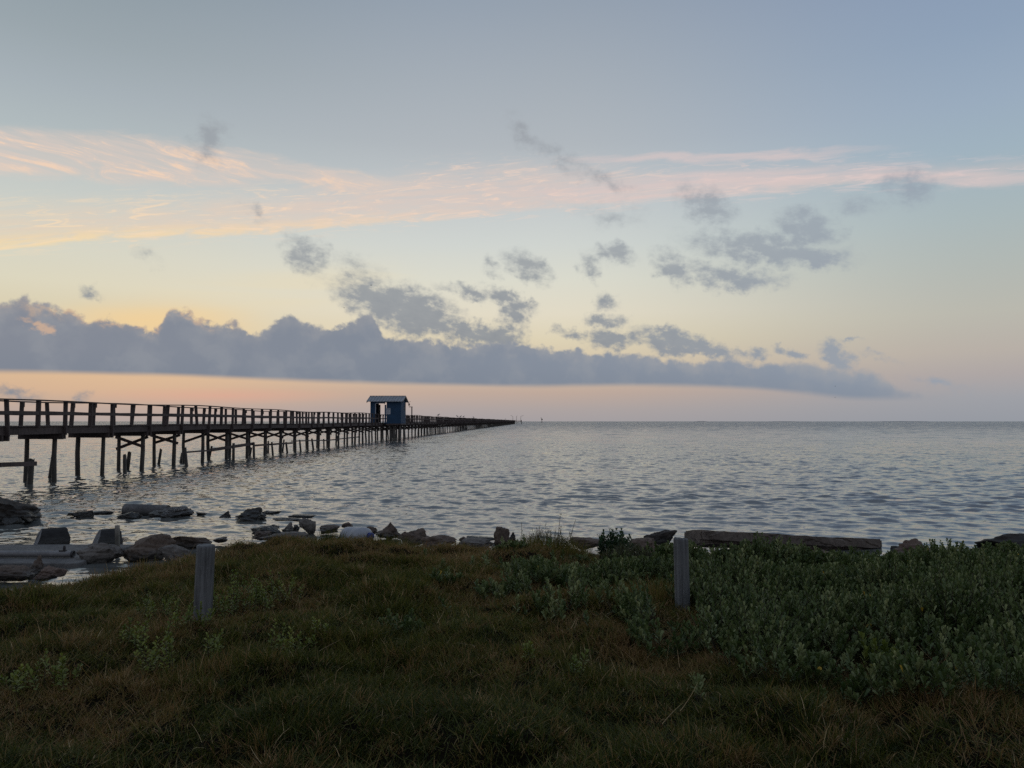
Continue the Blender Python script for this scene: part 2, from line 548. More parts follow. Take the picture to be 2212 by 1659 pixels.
# ------------------------------------------------------------------ materials
def new_mat(name):
    m = bpy.data.materials.new(name)
    m.use_nodes = True
    t = NT(m.node_tree)
    b = t.n['Principled BSDF']
    return m, t, b


def wood_mat(name, c0, c1, grain=(14, 14, 1.2), wet=True, rough=0.85):
    m, t, b = new_mat(name)
    tc = t.node('ShaderNodeTexCoord')
    geo = t.node('ShaderNodeNewGeometry')
    mp = t.node('ShaderNodeMapping')
    t.l.new(tc.outputs['Object'], mp.inputs[0])
    mp.inputs['Scale'].default_value = grain
    g = t.noise(mp.outputs[0], 2.0, 6, 0.65, 0.8)
    big = t.noise(geo.outputs['Position'], 1.3, 4, 0.6)
    f = t.m('ADD', t.m('MULTIPLY', g, 0.65), t.m('MULTIPLY', big, 0.45), clamp=True)
    col = t.ramp(f, [(0.36, c0), (0.68, c1)])
    crack = t.smooth(t.noise(mp.outputs[0], 5.0, 3, 0.6, 0.3), 0.34, 0.28)
    col = t.mix(t.m('MULTIPLY', crack, 0.75), col, (0.012, 0.01, 0.009, 1))
    if wet:
        z = t.sep(geo.outputs['Position'])[2]
        wl = t.smooth(t.m('ADD', z, t.m('MULTIPLY', big, -0.5)), 0.35, -0.1)
        col = t.mix(t.m('MULTIPLY', wl, 0.8), col, (0.016, 0.019, 0.014, 1))
        t.put(b.inputs['Roughness'], t.linmap(wl, 0, 1, rough, 0.35))
    else:
        b.inputs['Roughness'].default_value = rough
    t.l.new(col, b.inputs['Base Color'])
    bp = t.node('ShaderNodeBump')
    bp.inputs['Strength'].default_value = 0.9
    bp.inputs['Distance'].default_value = 0.012
    t.l.new(g, bp.inputs['Height'])
    t.l.new(bp.outputs[0], b.inputs['Normal'])
    return m


def rock_mat(name, c0, c1, c2, wetline=0.12, seed=0.0, speckle=0.0):
    m, t, b = new_mat(name)
    tc = t.node('ShaderNodeTexCoord')
    geo = t.node('ShaderNodeNewGeometry')
    v = t.vm('ADD', geo.outputs['Position'], (seed, seed * 1.7, seed * 0.3))
    n1 = t.noise(v, 2.2, 7, 0.65, 0.3)
    n2 = t.noise(v, 14, 5, 0.7)
    n3 = t.noise(v, 45, 3, 0.6)
    f = t.m('ADD', t.m('MULTIPLY', n1, 0.6), t.m('MULTIPLY', n2, 0.45), clamp=True)
    col = t.ramp(f, [(0.32, c0), (0.52, c1), (0.72, c2)])
    pit = t.smooth(n2, 0.42, 0.34)
    col = t.mix(t.m('MULTIPLY', pit, 0.6), col, tuple(x * 0.25 for x in c0[:3]) + (1,))
    if speckle:
        sp = t.smooth(n3, 0.55, 0.62)
        col = t.mix(t.m('MULTIPLY', sp, speckle), col, (0.42, 0.41, 0.38, 1))
    z = t.sep(geo.outputs['Position'])[2]
    wl = t.smooth(t.m('ADD', z, t.m('MULTIPLY', n1, -0.2)), wetline, wetline - 0.16)
    col = t.mix(t.m('MULTIPLY', wl, 0.78), col, (0.016, 0.018, 0.015, 1))
    t.put(b.inputs['Roughness'], t.linmap(wl, 0, 1, 0.9, 0.32))
    t.l.new(col, b.inputs['Base Color'])
    bp = t.node('ShaderNodeBump')
    bp.inputs['Strength'].default_value = 0.8
    bp.inputs['Distance'].default_value = 0.03
    t.l.new(t.m('ADD', t.m('MULTIPLY', n2, 0.8), t.m('MULTIPLY', n3, 0.3)), bp.inputs['Height'])
    t.l.new(bp.outputs[0], b.inputs['Normal'])
    return m


def plain_mat(name, col, rough=0.6, var=0.25, metal=0.0, scale=6.0):
    m, t, b = new_mat(name)
    geo = t.node('ShaderNodeNewGeometry')
    n = t.noise(geo.outputs['Position'], scale, 5, 0.65)
    c2 = tuple(x * (1 - var) for x in col[:3]) + (1,)
    c3 = tuple(min(1, x * (1 + var * 0.6)) for x in col[:3]) + (1,)
    t.l.new(t.ramp(n, [(0.3, c2), (0.7, c3)]), b.inputs['Base Color'])
    b.inputs['Roughness'].default_value = rough
    b.inputs['Metallic'].default_value = metal
    return m


def leaf_mat(name, stops, trans=0.25, rough=0.55, patch=0.0):
    m, t, b = new_mat(name)
    at_ = t.node('ShaderNodeAttribute', attribute_name='tint')
    col = t.ramp(at_.outputs['Fac'], stops)
    t.l.new(col, b.inputs['Base Color'])
    b.inputs['Roughness'].default_value = rough
    b.inputs['Specular IOR Level'].default_value = 0.35
    tr = t.node('ShaderNodeBsdfTranslucent')
    t.l.new(col, tr.inputs['Color'])
    mx = t.node('ShaderNodeMixShader')
    mx.inputs[0].default_value = trans
    t.l.new(b.outputs[0], mx.inputs[1])
    t.l.new(tr.outputs[0], mx.inputs[2])
    t.l.new(mx.outputs[0], t.n['Material Output'].inputs['Surface'])
    return m


M = {}
M['pier'] = wood_mat('pier_wood', (0.028, 0.022, 0.021, 1), (0.11, 0.084, 0.076, 1), (8, 8, 1.5))
M['pile'] = wood_mat('pile_wood', (0.032, 0.031, 0.027, 1), (0.11, 0.10, 0.085, 1), (10, 10, 0.8))
M['post'] = wood_mat('weathered_post_wood', (0.036, 0.038, 0.038, 1), (0.205, 0.215, 0.218, 1), (18, 18, 0.6), wet=False)
M['stake'] = wood_mat('painted_stake', (0.30, 0.28, 0.23, 1), (0.50, 0.48, 0.42, 1), (16, 16, 0.9), wet=True)
M['rock'] = rock_mat('tan_rubble', (0.045, 0.033, 0.025, 1), (0.115, 0.085, 0.064, 1), (0.20, 0.155, 0.12, 1), 0.12, 0.0)
M['pale'] = rock_mat('pale_rubble', (0.06, 0.053, 0.046, 1), (0.13, 0.118, 0.104, 1), (0.23, 0.213, 0.19, 1), 0.06, 3.0)
M['dark'] = rock_mat('dark_wet_rock', (0.010, 0.009, 0.008, 1), (0.027, 0.023, 0.019, 1), (0.065, 0.054, 0.042, 1), 0.20, 6.0)
M['barn'] = rock_mat('barnacled_rock', (0.028, 0.028, 0.028, 1), (0.06, 0.06, 0.058, 1), (0.13, 0.125, 0.12, 1), 0.10, 9.0, speckle=0.7)
M['red'] = rock_mat('reddish_rock', (0.06, 0.040, 0.030, 1), (0.125, 0.085, 0.065, 1), (0.21, 0.155, 0.12, 1), 0.10, 12.0)
M['concrete'] = rock_mat('old_concrete', (0.045, 0.036, 0.029, 1), (0.125, 0.103, 0.085, 1), (0.21, 0.178, 0.15, 1), -0.05, 15.0)
M['paleconc'] = rock_mat('pale_concrete', (0.07, 0.07, 0.068, 1), (0.125, 0.123, 0.118, 1), (0.20, 0.197, 0.19, 1), -0.2, 18.0)
M['pipe'] = plain_mat('dull_galvanised_pipe', (0.19, 0.19, 0.19, 1), 0.6, 0.45, 0.1)
M['black'] = plain_mat('dark_iron', (0.025, 0.025, 0.027, 1), 0.6)
M['blue'] = plain_mat('blue_painted_boards', (0.014, 0.056, 0.118, 1), 0.75, 0.25, 0, 1.2)
M['tin'] = plain_mat('galvanised_roof', (0.26, 0.27, 0.285, 1), 0.5, 0.3, 0.15, 2.0)
M['white'] = plain_mat('white_plastic', (0.30, 0.32, 0.35, 1), 0.45, 0.12, 0, 9)
M['cap'] = plain_mat('blue_plastic', (0.012, 0.035, 0.22, 1), 0.4, 0.1)
M['signw'] = plain_mat('sign_white', (0.50, 0.52, 0.55, 1), 0.6, 0.08)
M['signk'] = plain_mat('sign_grey_ink', (0.16, 0.19, 0.24, 1), 0.6, 0.05)
M['bird'] = plain_mat('bird_feathers', (0.16, 0.16, 0.165, 1), 0.8, 0.3, 0, 20)
M['land'] = plain_mat('distant_land', (0.14, 0.17, 0.20, 1), 0.9, 0.1, 0, 0.01)
M['grass'] = leaf_mat('grass_blades', [(0.0, (0.020, 0.038, 0.005, 1)), (0.40, (0.140, 0.140, 0.022, 1)), (0.6, (0.20, 0.145, 0.042, 1)), (0.85, (0.26, 0.150, 0.060, 1)), (1.0, (0.55, 0.42, 0.23, 1))], 0.40, 0.65)
M['oxeye'] = leaf_mat('grey_green_leaves', [(0.0, (0.050, 0.085, 0.022, 1)), (0.5, (0.108, 0.148, 0.047, 1)), (0.9, (0.28, 0.31, 0.135, 1)), (0.97, (0.30, 0.33, 0.14, 1)), (1.0, (0.45, 0.30, 0.03, 1))], 0.22, 0.5)
M['lime'] = leaf_mat('yellow_green_leaves', [(0.0, (0.075, 0.115, 0.018, 1)), (0.6, (0.155, 0.19, 0.032, 1)), (1.0, (0.27, 0.29, 0.055, 1))], 0.3, 0.5)
M['deep'] = leaf_mat('deep_green_leaves', [(0.0, (0.018, 0.045, 0.018, 1)), (0.7, (0.045, 0.090, 0.036, 1)), (1.0, (0.10, 0.15, 0.06, 1))], 0.25, 0.45)
M['weed'] = leaf_mat('olive_weed_leaves', [(0.0, (0.05, 0.06, 0.022, 1)), (0.6, (0.10, 0.10, 0.04, 1)), (1.0, (0.17, 0.15, 0.07, 1))], 0.3, 0.6)
M['stem'] = plain_mat('plant_stems', (0.055, 0.045, 0.028, 1), 0.8, 0.3, 0, 30)


def soil_mat():
    m, t, b = new_mat('shore_soil')
    geo = t.node('ShaderNodeNewGeometry')
    p = geo.outputs['Position']
    n = t.noise(p, 3.0, 7, 0.65)
    n2 = t.noise(p, 28, 4, 0.7)
    col = t.ramp(t.m('ADD', t.m('MULTIPLY', n, 0.6), t.m('MULTIPLY', n2, 0.4)), [(0.3, (0.006, 0.005, 0.003, 1)), (0.6, (0.014, 0.011, 0.006, 1)), (0.8, (0.028, 0.020, 0.011, 1))])
    z = t.sep(p)[2]
    col = t.mix(t.smooth(z, 0.16, 0.02), col, (0.05, 0.047, 0.04, 1))
    t.l.new(col, b.inputs['Base Color'])
    b.inputs['Roughness'].default_value = 1.0
    b.inputs['Specular IOR Level'].default_value = 0.05
    bp = t.node('ShaderNodeBump')
    bp.inputs['Strength'].default_value = 0.8
    bp.inputs['Distance'].default_value = 0.03
    t.l.new(n2, bp.inputs['Height'])
    t.l.new(bp.outputs[0], b.inputs['Normal'])
    return m


def water_mat():
    m, t, b = new_mat('bay_water')
    geo = t.node('ShaderNodeNewGeometry')
    p = geo.outputs['Position']
    x, y, z = t.sep(p)
    dist = t.m('SQRT', t.m('ADD', t.m('MULTIPLY', x, x), t.m('MULTIPLY', y, y)))
    v1 = t.xyz(t.m('MULTIPLY', x, 3.6), t.m('MULTIPLY', y, 6.2))
    n1 = t.noise(v1, 1.0, 3, 0.6, 0.6, color=True)
    v2 = t.xyz(t.m('MULTIPLY', x, 0.45), t.m('MULTIPLY', y, 0.8), 5.0)
    n2 = t.noise(v2, 1.0, 3, 0.55, 0.4, color=True)
    o1 = t.vm('MULTIPLY', t.vm('SUBTRACT', n1, (0.5, 0.5, 0.5)), (0.55, 0.85, 0.0))
    o2 = t.vm('MULTIPLY', t.vm('SUBTRACT', n2, (0.5, 0.5, 0.5)), (0.7, 1.3, 0.0))
    near = t.linmap(dist, 10, 60, 0.55, 1.0)
    far = t.linmap(dist, 30, 260, 0.1, 1.5)
    nn = t.vm('ADD', geo.outputs['Normal'], t.vm('ADD', t.vscale(o1, near), t.vscale(o2, far)))
    # far off only the wave sides turned this way are seen: lean the unresolved facets shorewards
    patch = t.noise(t.xyz(t.m('MULTIPLY', x, 0.07), t.m('MULTIPLY', y, 0.20), 2.0), 1.0, 5, 0.6)
    patch2 = t.noise(t.xyz(t.m('MULTIPLY', x, 0.30), t.m('MULTIPLY', y, 0.075), 7.0), 1.0, 4, 0.65)
    patch = t.m('ADD', t.m('MULTIPLY', patch, 0.4), t.m('MULTIPLY', patch2, 0.6))
    lean = t.m('MULTIPLY', t.linmap(dist, 30, 400, 0.02, 0.21), t.linmap(patch, 0.34, 0.66, -0.2, 2.2))
    nn = t.vm('ADD', nn, t.xyz(0.0, t.m('MULTIPLY', lean, -1.0), 0.0))
    nn = t.vm('NORMALIZE', nn)
    t.l.new(nn, b.inputs['Normal'])
    b.inputs['Base Color'].default_value = (0.105, 0.112, 0.105, 1)
    t.put(b.inputs['Roughness'], t.linmap(dist, 20, 400, 0.05, 0.16))
    b.inputs['IOR'].default_value = 1.95
    return m


M['soil'] = soil_mat()
M['water'] = water_mat()

# ------------------------------------------------------------------ the ground: a low grassy bank falling to the bay
EDGE = [(-60, 3.0), (-20, 6.0), (-9, 5.5), (-6, 7.4), (-5.3, 7.9), (-4.8, 8.3), (-4.4, 9.0), (-4.1, 9.8), (-3.7, 10.5), (-2.6, 10.8), (-1.2, 10.7), (0, 10.7), (1.2, 10.4), (2.5, 9.6), (4.5, 9.2), (7, 9.3), (10, 9.2), (20, 8.0), (60, 4.0)]
EX = np.array([e[0] for e in EDGE])
EY = np.array([e[1] for e in EDGE])


def _tussocks():
    # a bank of matted grass grown over old tussocks: rounded hummocks with hollows between
    rng = np.random.default_rng(77)
    gx, gy = np.meshgrid(np.arange(-12, 12, .04), np.arange(1.0, 13.5, .04))
    F = np.zeros_like(gx)
    for i in range(420):
        cx, cy = rng.uniform(-12, 12), rng.uniform(1.5, 12.5)
        r = rng.uniform(.18, .55)
        h = r * rng.uniform(.08, .30)
        q = 1 - (((gx - cx) / r) ** 2 + ((gy - cy) / (r * rng.uniform(.6, 1.1))) ** 2)
        F = np.maximum(F, h * np.sqrt(np.clip(q, 0, 1)))
    return F


TUS = _tussocks()


def tussock(x, y):
    i = np.clip(((x + 12) / .04), 0, TUS.shape[1] - 2)
    j = np.clip(((y - 1.0) / .04), 0, TUS.shape[0] - 2)
    i0, j0 = i.astype(int), j.astype(int)
    u, v = i - i0, j - j0
    return (TUS[j0, i0] * (1 - u) + TUS[j0, i0 + 1] * u) * (1 - v) + (TUS[j0 + 1, i0] * (1 - u) + TUS[j0 + 1, i0 + 1] * u) * v


def ground_z(x, y):
    x = np.asarray(x, dtype=float)
    y = np.asarray(y, dtype=float)
    ye = np.interp(x, EX, EY) + (fbm(x * 0.9, y * 0 + 3.3, 5, 3) - 0.5) * 0.7
    inl = 0.56 - 0.022 * np.clip(y - 3.0, -4, 12)
    inl = inl + (fbm(x * 0.55, y * 0.55, 11, 4) - 0.5) * 0.22 + (fbm(x * 2.1, y * 2.1, 21, 3) - 0.5) * 0.12 + tussock(x, y) - .05
    inl = inl + 0.15 * np.exp(-((x + 3.2) / 1.3) ** 2) * np.clip((y - 8.3) / 1.6, 0, 1)
    d = np.clip((y - ye) / 2.0, 0, 1)
    s = d * d * (3 - 2 * d)
    z = inl * (1 - s) + (-0.35) * s
    z = z - np.clip((y - ye - 2.0) / 25.0, 0, 1) * 1.5
    return z


def build_ground():
    xs = np.concatenate([np.linspace(-60, -13, 24), np.linspace(-12.5, 12.5, 460), np.linspace(13, 60, 24)])
    ys = np.concatenate([np.linspace(-50, 1.5, 30), np.linspace(1.7, 15.0, 260), np.linspace(15.5, 45, 20)])
    gx, gy = np.meshgrid(xs, ys)
    V = np.stack([gx.ravel(), gy.ravel(), ground_z(gx.ravel(), gy.ravel())], 1)
    nx, ny = len(xs), len(ys)
    i = np.arange(nx * ny).reshape(ny, nx)
    q = np.stack([i[:-1, :-1].ravel(), i[:-1, 1:].ravel(), i[1:, 1:].ravel(), i[1:, :-1].ravel()], 1)
    o = link_mesh('ground', np_mesh('ground', V, quads=q, smooth=True), M['soil'])
    tag(o, kind='structure')


build_ground()


# ------------------------------------------------------------------ the bay: wind chop as real geometry, finer near the shore
def build_water():
    rng = np.random.default_rng(4)
    r = [7.0]
    while r[-1] < 420:
        r.append(r[-1] * 1.0031 + 0.004)
    while r[-1] < 30000:
        r.append(r[-1] * 1.05)
    r = np.array(r)
    a = np.concatenate([np.linspace(-100, -44, 40), np.linspace(-43.5, 43.5, 760), np.linspace(44, 100, 40)])
    aa, rr = np.meshgrid(np.radians(a), r)
    x = (rr * np.sin(aa)).ravel()
    y = (rr * np.cos(aa)).ravel()
    step = (rr * 0.0031 + 0.006).ravel()
    z = np.zeros_like(x)
    dx = np.zeros_like(x)
    dy = np.zeros_like(x)
    N = 130
    lam = np.exp(rng.uniform(np.log(0.20), np.log(3.0), N))
    head = math.radians(200)            # waves run in towards the shore, a little to the left
    th = head + rng.normal(0, 0.55, N)
    amp = 0.0082 * lam ** 0.93 * (0.80 + 0.35 * np.exp(-((np.log(lam / 0.6)) / 0.5) ** 2)) * np.exp(-(lam / 0.80) ** 1.3) * rng.uniform(0.6, 1.4, N)
    gust = 0.6 + 0.8 * fbm(x * 0.03, y * 0.07, 31, 3)
    calm = np.clip((np.hypot(x, y) - 9) / 12, 0.35, 1)
    for i in range(N):
        k = 2 * np.pi / lam[i]
        kx, ky = k * np.sin(th[i]), k * np.cos(th[i])
        ph = kx * x + ky * y + rng.uniform(0, 6.283)
        att = np.clip((lam[i] / step - 2.0) / 3.0, 0, 1) * amp[i]
        z += att * np.cos(ph)
        s = att * np.sin(ph) * 0.75
        dx -= s * np.sin(th[i])
        dy -= s * np.cos(th[i])
    k = gust * calm
    V = np.stack([x + dx * k, y + dy * k, z * k], 1)
    nr, na = len(r), len(a)
    i = np.arange(nr * na).reshape(nr, na)
    q = np.stack([i[:-1, :-1].ravel(), i[:-1, 1:].ravel(), i[1:, 1:].ravel(), i[1:, :-1].ravel()], 1)
    o = link_mesh('water', np_mesh('water', V, quads=q, smooth=True), M['water'])
    tag(o, kind='structure')


build_water()

# far low shore on the right of the horizon
for (p0, p1, hh, Y) in ((1660, 1724, 4.5, 9000), (1890, 2010, 6.0, 9000), (1500, 1530, 6.5, 9500)):
    mb = []
    n = 24
    x0 = (p0 - 1106) / FPX * Y
    x1 = (p1 - 1106) / FPX * Y
    V = []
    for k in range(n + 1):
        f = k / n
        h = hh * (math.sin(math.pi * f) ** 0.6) * (0.55 + 0.9 * mnoise.noise(Vector((k * 0.6, p0, 0))) ** 2)
        xx = x0 + (x1 - x0) * f
        V += [(xx, Y, -3), (xx, Y + 10, h), (xx, Y + 400, -3)]
    F = []
    for k in range(n):
        b_ = k * 3
        F += [(b_, b_ + 3, b_ + 4, b_ + 1), (b_ + 1, b_ + 4, b_ + 5, b_ + 2)]
    me = bpy.data.meshes.new('far_land')
    me.from_pydata(V, [], F)
    tag(link_mesh('far_land', me, M['land']), kind='structure')

# ------------------------------------------------------------------ the fishing pier
S = 0.0317
DIR = Vector((S, 1, 0)).normalized()
PIER_RZ = -math.atan2(S, 1)
DECK = 1.995
BAY = 3.05
U1 = 27.7            # first bent seen whole
U_END = 622.0
WID = 1.52           # between the two railings; near railing at v = 0, far one at v = -WID


def build_pier():
    rnd = random.Random(7)
    root = empty('pier', (-17.0, 0, 0), PIER_RZ)
    tag(root, 'long narrow weathered wooden pier on crossed pilings running out to the horizon', 'pier')
    n0 = -5
    nb = int((U_END - U1) / BAY)

    def sag(u, side):      # slow wander of the old timber
        return 0.035 * math.sin(u * 0.19 + side) + 0.025 * math.sin(u * 0.53 + 2 * side) + 0.02 * math.sin(u * 0.071)

    def railh(u):
        return 0.865 + 0.09 * min(1, max(0, (u - 28) / 55))
    shed0, shed1 = 85.0, 88.07
    # deck planks
    mb = MB()
    u = U1 + n0 * BAY
    while u < 170:
        w = 0.142
        e0, e1 = rnd.uniform(-.015, .02), rnd.uniform(-.015, .02)
        mb.box(((0.03 + e0 - WID - 0.03 - e1) / 2, u + w / 2, DECK - 0.02 + 0.4 * sag(u, 0) + rnd.uniform(-.003, .003)), (WID + 0.06 + e0 + e1, w - 0.008, 0.038))
        u += w
    while u < U_END:
        mb.box((-WID / 2, u + 1.0, DECK - 0.02 + 0.4 * sag(u, 0)), (WID + 0.06, 2.0, 0.038))
        u += 2.0
    mb.build('deck', M['pier'], root)
    # side stringers, bay by bay
    for v in (-0.03, -WID + 0.03):
        mb = MB()
        for k in range(n0, nb):
            u0, u1 = U1 + k * BAY, U1 + (k + 1) * BAY
            z0 = DECK - 0.165 + 0.4 * sag(u0, 0) + rnd.uniform(-.012, .012)
            z1 = DECK - 0.165 + 0.4 * sag(u1, 0) + rnd.uniform(-.012, .012)
            mb.bar((v, u0 + .004, z0), (v, u1 - .004, z1), 0.05, 0.24)
        mb.build('stringer', M['pier'], root)

    piles, caps, braces, posts = [], [], [], []
    for k in range(n0, nb + 1):
        u = U1 + k * BAY
        zs = DECK - 0.30 + 0.4 * sag(u, 0)
        # piles
        for v in (-WID + 0.22, -0.27):
            mb = MB()
            lx, lu = rnd.gauss(0, .03), rnd.gauss(0, .03)
            rr = rnd.uniform(.074, .092)
            du = rnd.uniform(-.06, .06)
            n = 10 if u < 100 else 6
            zt = zs + 0.02
            pts = [(v + lx * 1.5, u + lu + du, -1.4), (v + lx + rnd.gauss(0, .01), u + lu + du, -0.1), (v + rnd.gauss(0, .012), u + du, 0.9), (v, u + du, zt)]
            mb.tube(pts, [rr * 1.15, rr * 1.08, rr, rr * .95], n)
            piles.append((u, mb))
        # cap beam
        mb = MB()
        jx = rnd.uniform(-.05, .05)
        mb.bar((-WID - .06 + jx, u - .1, zs - .085), (0.05 + jx, u - .1, zs - .085 + rnd.uniform(-.01, .01)), 0.075, 0.20)
        mb.bar((-WID - .03 - jx, u + .1, zs - .085), (0.02 - jx, u + .1, zs - .085 + rnd.uniform(-.01, .01)), 0.075, 0.20)
        caps.append((u, mb))
        # cross braces
        if k >= 2:
            lo = zs - 0.62 + rnd.uniform(-.05, .05)
            hi = zs - 0.22
            kind = rnd.random()
            ext = rnd.uniform(0.0, 0.2)
            if kind > 0.05 and k != 4:
                mb = MB()
                mb.bar((-WID + .14, u - .18, hi), (-0.02 - ext * .5, u - .18, lo), 0.04, 0.125)
                braces.append((u, mb))
            mb = MB()
            mb.bar((-WID + .12 - (ext if k == 2 else 0), u + .18, lo - (0.1 if k == 2 else 0)), (-0.12, u + .18, hi), 0.04, 0.125)
            braces.append((u, mb))
        # railing posts: at each bent and half way
        for half in (0, 1):
            uu = u + half * BAY / 2
            if uu > U_END - 1 or shed0 - .5 < uu < shed1 + .3:
                continue
            for side, v in ((0, 0.06), (1, -WID - .06)):
                if side == 0 and 83.5 < uu < 90:
                    continue
                mb = MB()
                h = railh(uu) + sag(uu, side)
                lean = rnd.gauss(0, .018)
                lu = rnd.gauss(0, .035)
                zb = DECK - (0.33 if half == 0 else (0.25 if rnd.random() < .3 else 0.05))
                mb.bar((v, uu - lu, zb), (v + lean, uu + lu, DECK + h - .02), 0.05 if u > 60 else .06, rnd.uniform(.125, .15), up=(1, 0, 0))
                # the broad side faces along the pier
                mb.v = [(v + (p[0] - v) * 1.0, p[1], p[2]) for p in mb.v]
                if side == 1 and rnd.random() < .6:
                    mb.box((v + .085, uu, DECK + h - .11), (.04, .09, .17))
                posts.append((uu, mb))
    for name, lst, mat in (('pile', piles, M['pile']), ('cap_beam', caps, M['pier']), ('cross_brace', braces, M['pier']), ('rail_post', posts, M['pier'])):
        lst.sort(key=lambda t: (t[0] < 18, t[0]))
        vis = [t for t in lst]
        for u, mb in vis[:99]:
            mb.build(name, mat, root, smooth=(name == 'pile'))
        far = MB()
        for u, mb in vis[99:]:
            b = len(far.v)
            far.v += mb.v
            far.f += [[i + b for i in f] for f in mb.f]
        o = far.build(name, mat, root)
        o['kind'] = 'stuff'
    # rails
    for side, v in ((0, 0.06), (1, -WID - .06)):
        pieces = [(MB(), MB()), (MB(), MB())]
        step = BAY / 2
        k = 0
        u = U1 + n0 * BAY
        while u < U_END - 1:
            u2 = u + step
            if not (side == 0 and 83.4 < u2 and u < 89.8) and not (side == 1 and 84.5 < u2 and u < 88.2):
                h0, h1 = railh(u) + sag(u, side), railh(u2) + sag(u2, side)
                top, midr = pieces[0 if u < 86 else 1]
                top.bar((v, u, DECK + h0), (v, u2, DECK + h1), 0.14, 0.045)
                j0, j1 = rnd.uniform(-.012, .012), rnd.uniform(-.012, .012)
                vv = v + (.05 if side == 0 else .05)
                midr.bar((vv, u, DECK + h0 * .50 + j0), (vv, u2, DECK + h1 * .50 + j1), 0.04, 0.115)
            u = u2
        for top, midr in pieces:
            top.build('top_rail', M['pier'], root)
            midr.build('middle_rail', M['pier'], root)
    # the small platform at the far end
    mb = MB()
    mb.box((1.7, U_END + 2.2, DECK - .02), (6.6, 4.4, .05))
    mb.box((1.7, U_END + .05, DECK - .2), (6.6, .08, .28))
    for vx in (-1.4, .9, 2.0, 4.9):
        mb.tube([(vx, U_END + .2, -1.5), (vx, U_END + .2, DECK)], [.16, .15], 6)
    mb.tube([(4.95, U_END + .2, -1.5), (4.95, U_END + .2, DECK + 1.2)], [.26, .26], 8)
    for vx in (-1.4, .9, 2.6, 3.8):
        mb.box((vx, U_END + .15, DECK + .5), (.09, .09, 1.0))
    for z in (.55, 1.0):
        mb.box((1.7, U_END + .09, DECK + z), (6.6, .05, .12))
    mb.build('end_platform', M['pier'], root)
    return root


pier = build_pier()


def pier_pt(u, v, z):
    Mx = Matrix.Rotation(PIER_RZ, 4, 'Z')
    return Vector((-17.0, 0, 0)) + (Mx @ Vector((v, u, z)))


